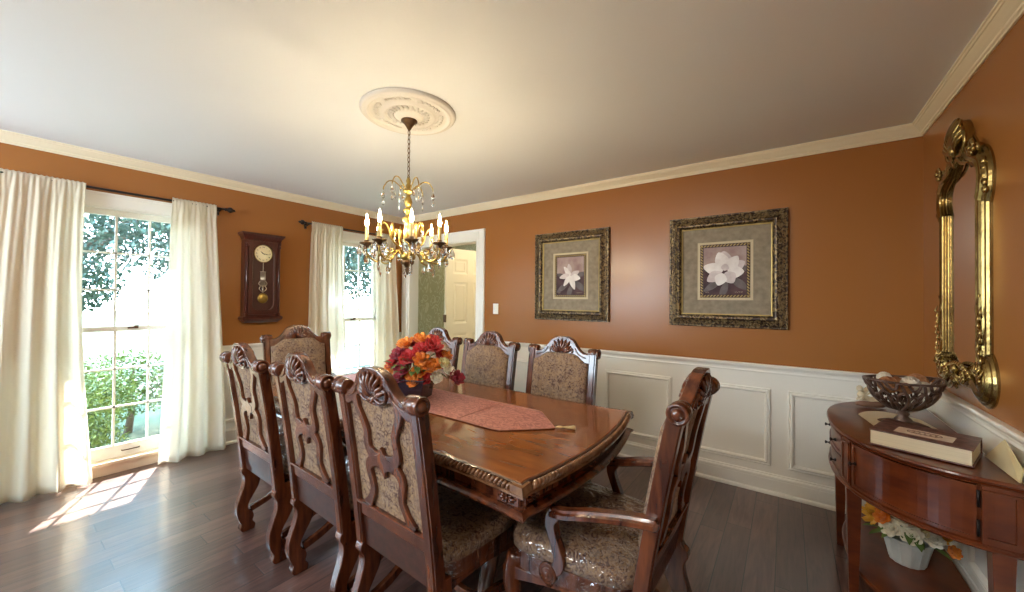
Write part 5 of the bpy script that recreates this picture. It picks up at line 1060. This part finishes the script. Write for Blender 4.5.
for i in range(NR):
    a0 = 2 * pi * i / NR; da = 2 * pi / NR
    for sg in (0,):
        L1 = [(0.0, 0.0), (0.30, 0.22), (0.42, 0.50), (0.22, 0.72), (-0.08, 0.66), (-0.12, 0.48), (0.06, 0.42), (0.14, 0.52)]
        m.tube([bs(a0 + da * u, h) for u, h in spl(L1, 4)], [0.0068] * 20 + [0.0042] * 9, 6)
        L2 = [(0.5, 0.02), (0.72, 0.20), (0.62, 0.38), (0.44, 0.33), (0.50, 0.22)]
        m.tube([bs(a0 + da * u, h) for u, h in spl(L2, 4)], 0.0058, 6)
        L3 = [(0.30, 1.0), (0.55, 0.82), (0.78, 0.84), (0.86, 0.98)]
        m.tube([bs(a0 + da * u, h) for u, h in spl(L3, 4)], 0.0062, 6)
        L4 = [(0.42, 0.50), (0.62, 0.62), (0.80, 0.52), (0.74, 0.40)]
        m.tube([bs(a0 + da * u, h) for u, h in spl(L4, 4)], 0.0058, 6)
        m.tube([bs(a0 + da * u, h) for u, h in spl([(0.22, 0.72), (0.1, 0.88), (0.0, 1.0)], 4)], 0.0062, 6)
m.build('scrollwork', m_bowl, bl)
m_rust = mat('rust_vine_ball', (0.30, 0.11, 0.04), 0.8, var=(0.50, 0.24, 0.10), vscale=30, bump=0.8, bscale=50)
m_shell = mat('ivory_shell', (0.62, 0.54, 0.42), 0.6, var=(0.78, 0.72, 0.62), vscale=30, bump=0.6, bscale=50)
BB = [(-0.085, 0.00, 0.142, 0.040, m_rust, 'rust brown woven ball at the left end of the bowl'), (0.095, 0.015, 0.152, 0.042, m_rust, 'large rust brown ball at the right end of the bowl'), (0.012, -0.03, 0.150, 0.038, m_shell, 'whitish textured ball in the middle of the bowl'),
      (-0.050, 0.055, 0.165, 0.030, m_shell, 'ivory ball sticking up highest at the back left of the bowl'), (0.030, 0.062, 0.140, 0.030, m_rust, 'brown ball behind the white one in the bowl'), (-0.035, -0.045, 0.132, 0.028, m_rust, 'small brown ball at the front left of the bowl'), (0.062, -0.050, 0.140, 0.027, m_shell, 'small pale ball at the front right of the bowl')]
rotb = Matrix.Rotation(R(35), 3, 'Z')
for i, (x, y, z, r, mm, lb) in enumerate(BB):
    m = MB(); rnd = random.Random(i); m.ball((0, 0, 0), r * 0.93, r * 0.93, r * 0.86, 16, 10)
    for k_ in range(12):
        q = Vector((rnd.gauss(0, 1), rnd.gauss(0, 1), rnd.gauss(0, 1))).normalized(); u_ = q.orthogonal().normalized(); v_ = q.cross(u_)
        m.tube([tuple((u_ * cos(t_) + v_ * sin(t_)) * r * 0.95) for t_ in [2 * pi * j / 16 for j in range(16)]], r * 0.07, 5, closed=True)
    o = m.build('decorative_ball', mm); o.location = rotb @ Vector((x * 0.84, y * 0.9, 0)) + Vector((bx, by, bz0 + z + 0.050)); tag(o, lb, 'decorative ball', 'balls filling the bronze bowl')
# small figurine
fg = thing('cherub_figurine', 'small pale reclining cherub figurine behind the bronze bowl', 'figurine', (4.595, 2.885, TZ + 0.012), R(200))
m = MB(); m.tube([(-0.055, 0, 0.010), (-0.02, 0, 0.012), (0.03, 0, 0.010), (0.075, 0, 0.008)], [0.016, 0.022, 0.020, 0.010], 10); m.build('base', mat('figurine_base', (0.20, 0.10, 0.06), 0.6), fg)
m = MB(); m.tube(spl([(0.055, 0, 0.080), (0.050, 0, 0.062), (0.035, 0, 0.045), (0.010, 0, 0.034), (-0.02, 0.005, 0.036), (-0.05, 0.01, 0.030), (-0.07, 0.01, 0.022)], 3), [0.008, 0.009, 0.016, 0.020, 0.021, 0.021, 0.020, 0.019, 0.018, 0.017, 0.016, 0.014, 0.013, 0.012, 0.011, 0.010, 0.009, 0.008, 0.007], 10)
m.ball((0.056, 0, 0.094), 0.016, 0.015, 0.018); m.ball((0.071, 0, 0.091), 0.003, 0.003, 0.003)
m.tube([(0.04, 0.014, 0.055), (0.058, 0.022, 0.040), (0.068, 0.014, 0.030)], [0.007, 0.006, 0.005], 7); m.tube([(0.04, -0.014, 0.055), (0.05, -0.022, 0.038), (0.062, -0.014, 0.028)], [0.007, 0.006, 0.005], 7); m.tube([(-0.02, -0.012, 0.036), (-0.045, -0.014, 0.050), (-0.06, -0.010, 0.028)], [0.014, 0.011, 0.007], 8)
m.build('body', m_stone, fg)
for s_ in (-1, 1): MB().tube([(0.032, s_ * 0.008, 0.055), (0.018, s_ * 0.024, 0.078), (0.004, s_ * 0.034, 0.092), (-0.006, s_ * 0.036, 0.086)], [0.005, 0.015, 0.011, 0.003], 8, flat=0.35).build('wing', m_stone, fg)
# flower bucket on the shelf
fb = thing('flower_bucket', 'whitewashed bucket of cream roses and a sunflower on the console shelf', 'flower arrangement', (4.665, 2.50, 0.1505)); fb.scale = (1.08, 1.08, 1.08)
m = MB(); m.rings([[((r + 0.0025 * (k_ % 2)) * cos(2 * pi * k_ / 28), (r + 0.0025 * (k_ % 2)) * sin(2 * pi * k_ / 28), z) for k_ in range(28)] for r, z in ((0.052, 0), (0.056, 0.004), (0.066, 0.05), (0.078, 0.10), (0.084, 0.106), (0.084, 0.112), (0.076, 0.112), (0.072, 0.08))], smooth=False); m.build('bucket', m_pot, fb)
inv2 = Matrix.Identity(3); rnd = random.Random(9)
FB = [(-0.095, 0.00, 0.165, 0.052, m_sunf, 's'), (-0.055, -0.055, 0.150, 0.040, m_wht, ''), (0.00, -0.075, 0.150, 0.042, m_wht, ''), (0.03, -0.05, 0.175, 0.036, m_yel, ''), (-0.03, -0.02, 0.19, 0.04, m_wht, ''), (0.065, -0.055, 0.145, 0.036, m_wht, ''), (-0.08, -0.045, 0.185, 0.036, m_orng, ''), (0.09, -0.02, 0.15, 0.034, m_sunf, ''), (0.0, 0.06, 0.17, 0.036, m_wht, ''), (-0.06, 0.06, 0.17, 0.04, m_yel, ''), (0.05, 0.03, 0.19, 0.034, m_orng, ''), (0.115, -0.075, 0.125, 0.026, m_orng, ''), (-0.02, -0.06, 0.20, 0.034, m_wht, '')]
for i, (x, y, z, r, mm, s_) in enumerate(FB):
    flower((x, y, z), r, mm, fb, layers=2 if s_ else 4, n=14 if s_ else 7, tilt=(x * 6 - 0.3, y * 6 - 0.6, 0.6), centre=mat('seed_brown', (0.10, 0.035, 0.01), 0.8) if s_ else None, seed=20 + i, pw=0.7 if s_ else 1.2)
m = MB()
for i in range(40):
    a = rnd.uniform(0, 2 * pi); rr = rnd.uniform(0.02, 0.09); leaf(m, (rr * cos(a), rr * sin(a), rnd.uniform(0.11, 0.17)), (cos(a), sin(a), rnd.uniform(-0.2, 0.6)), rnd.uniform(0.05, 0.075), 0.014)
m.build('leaves', m_leaf, fb)
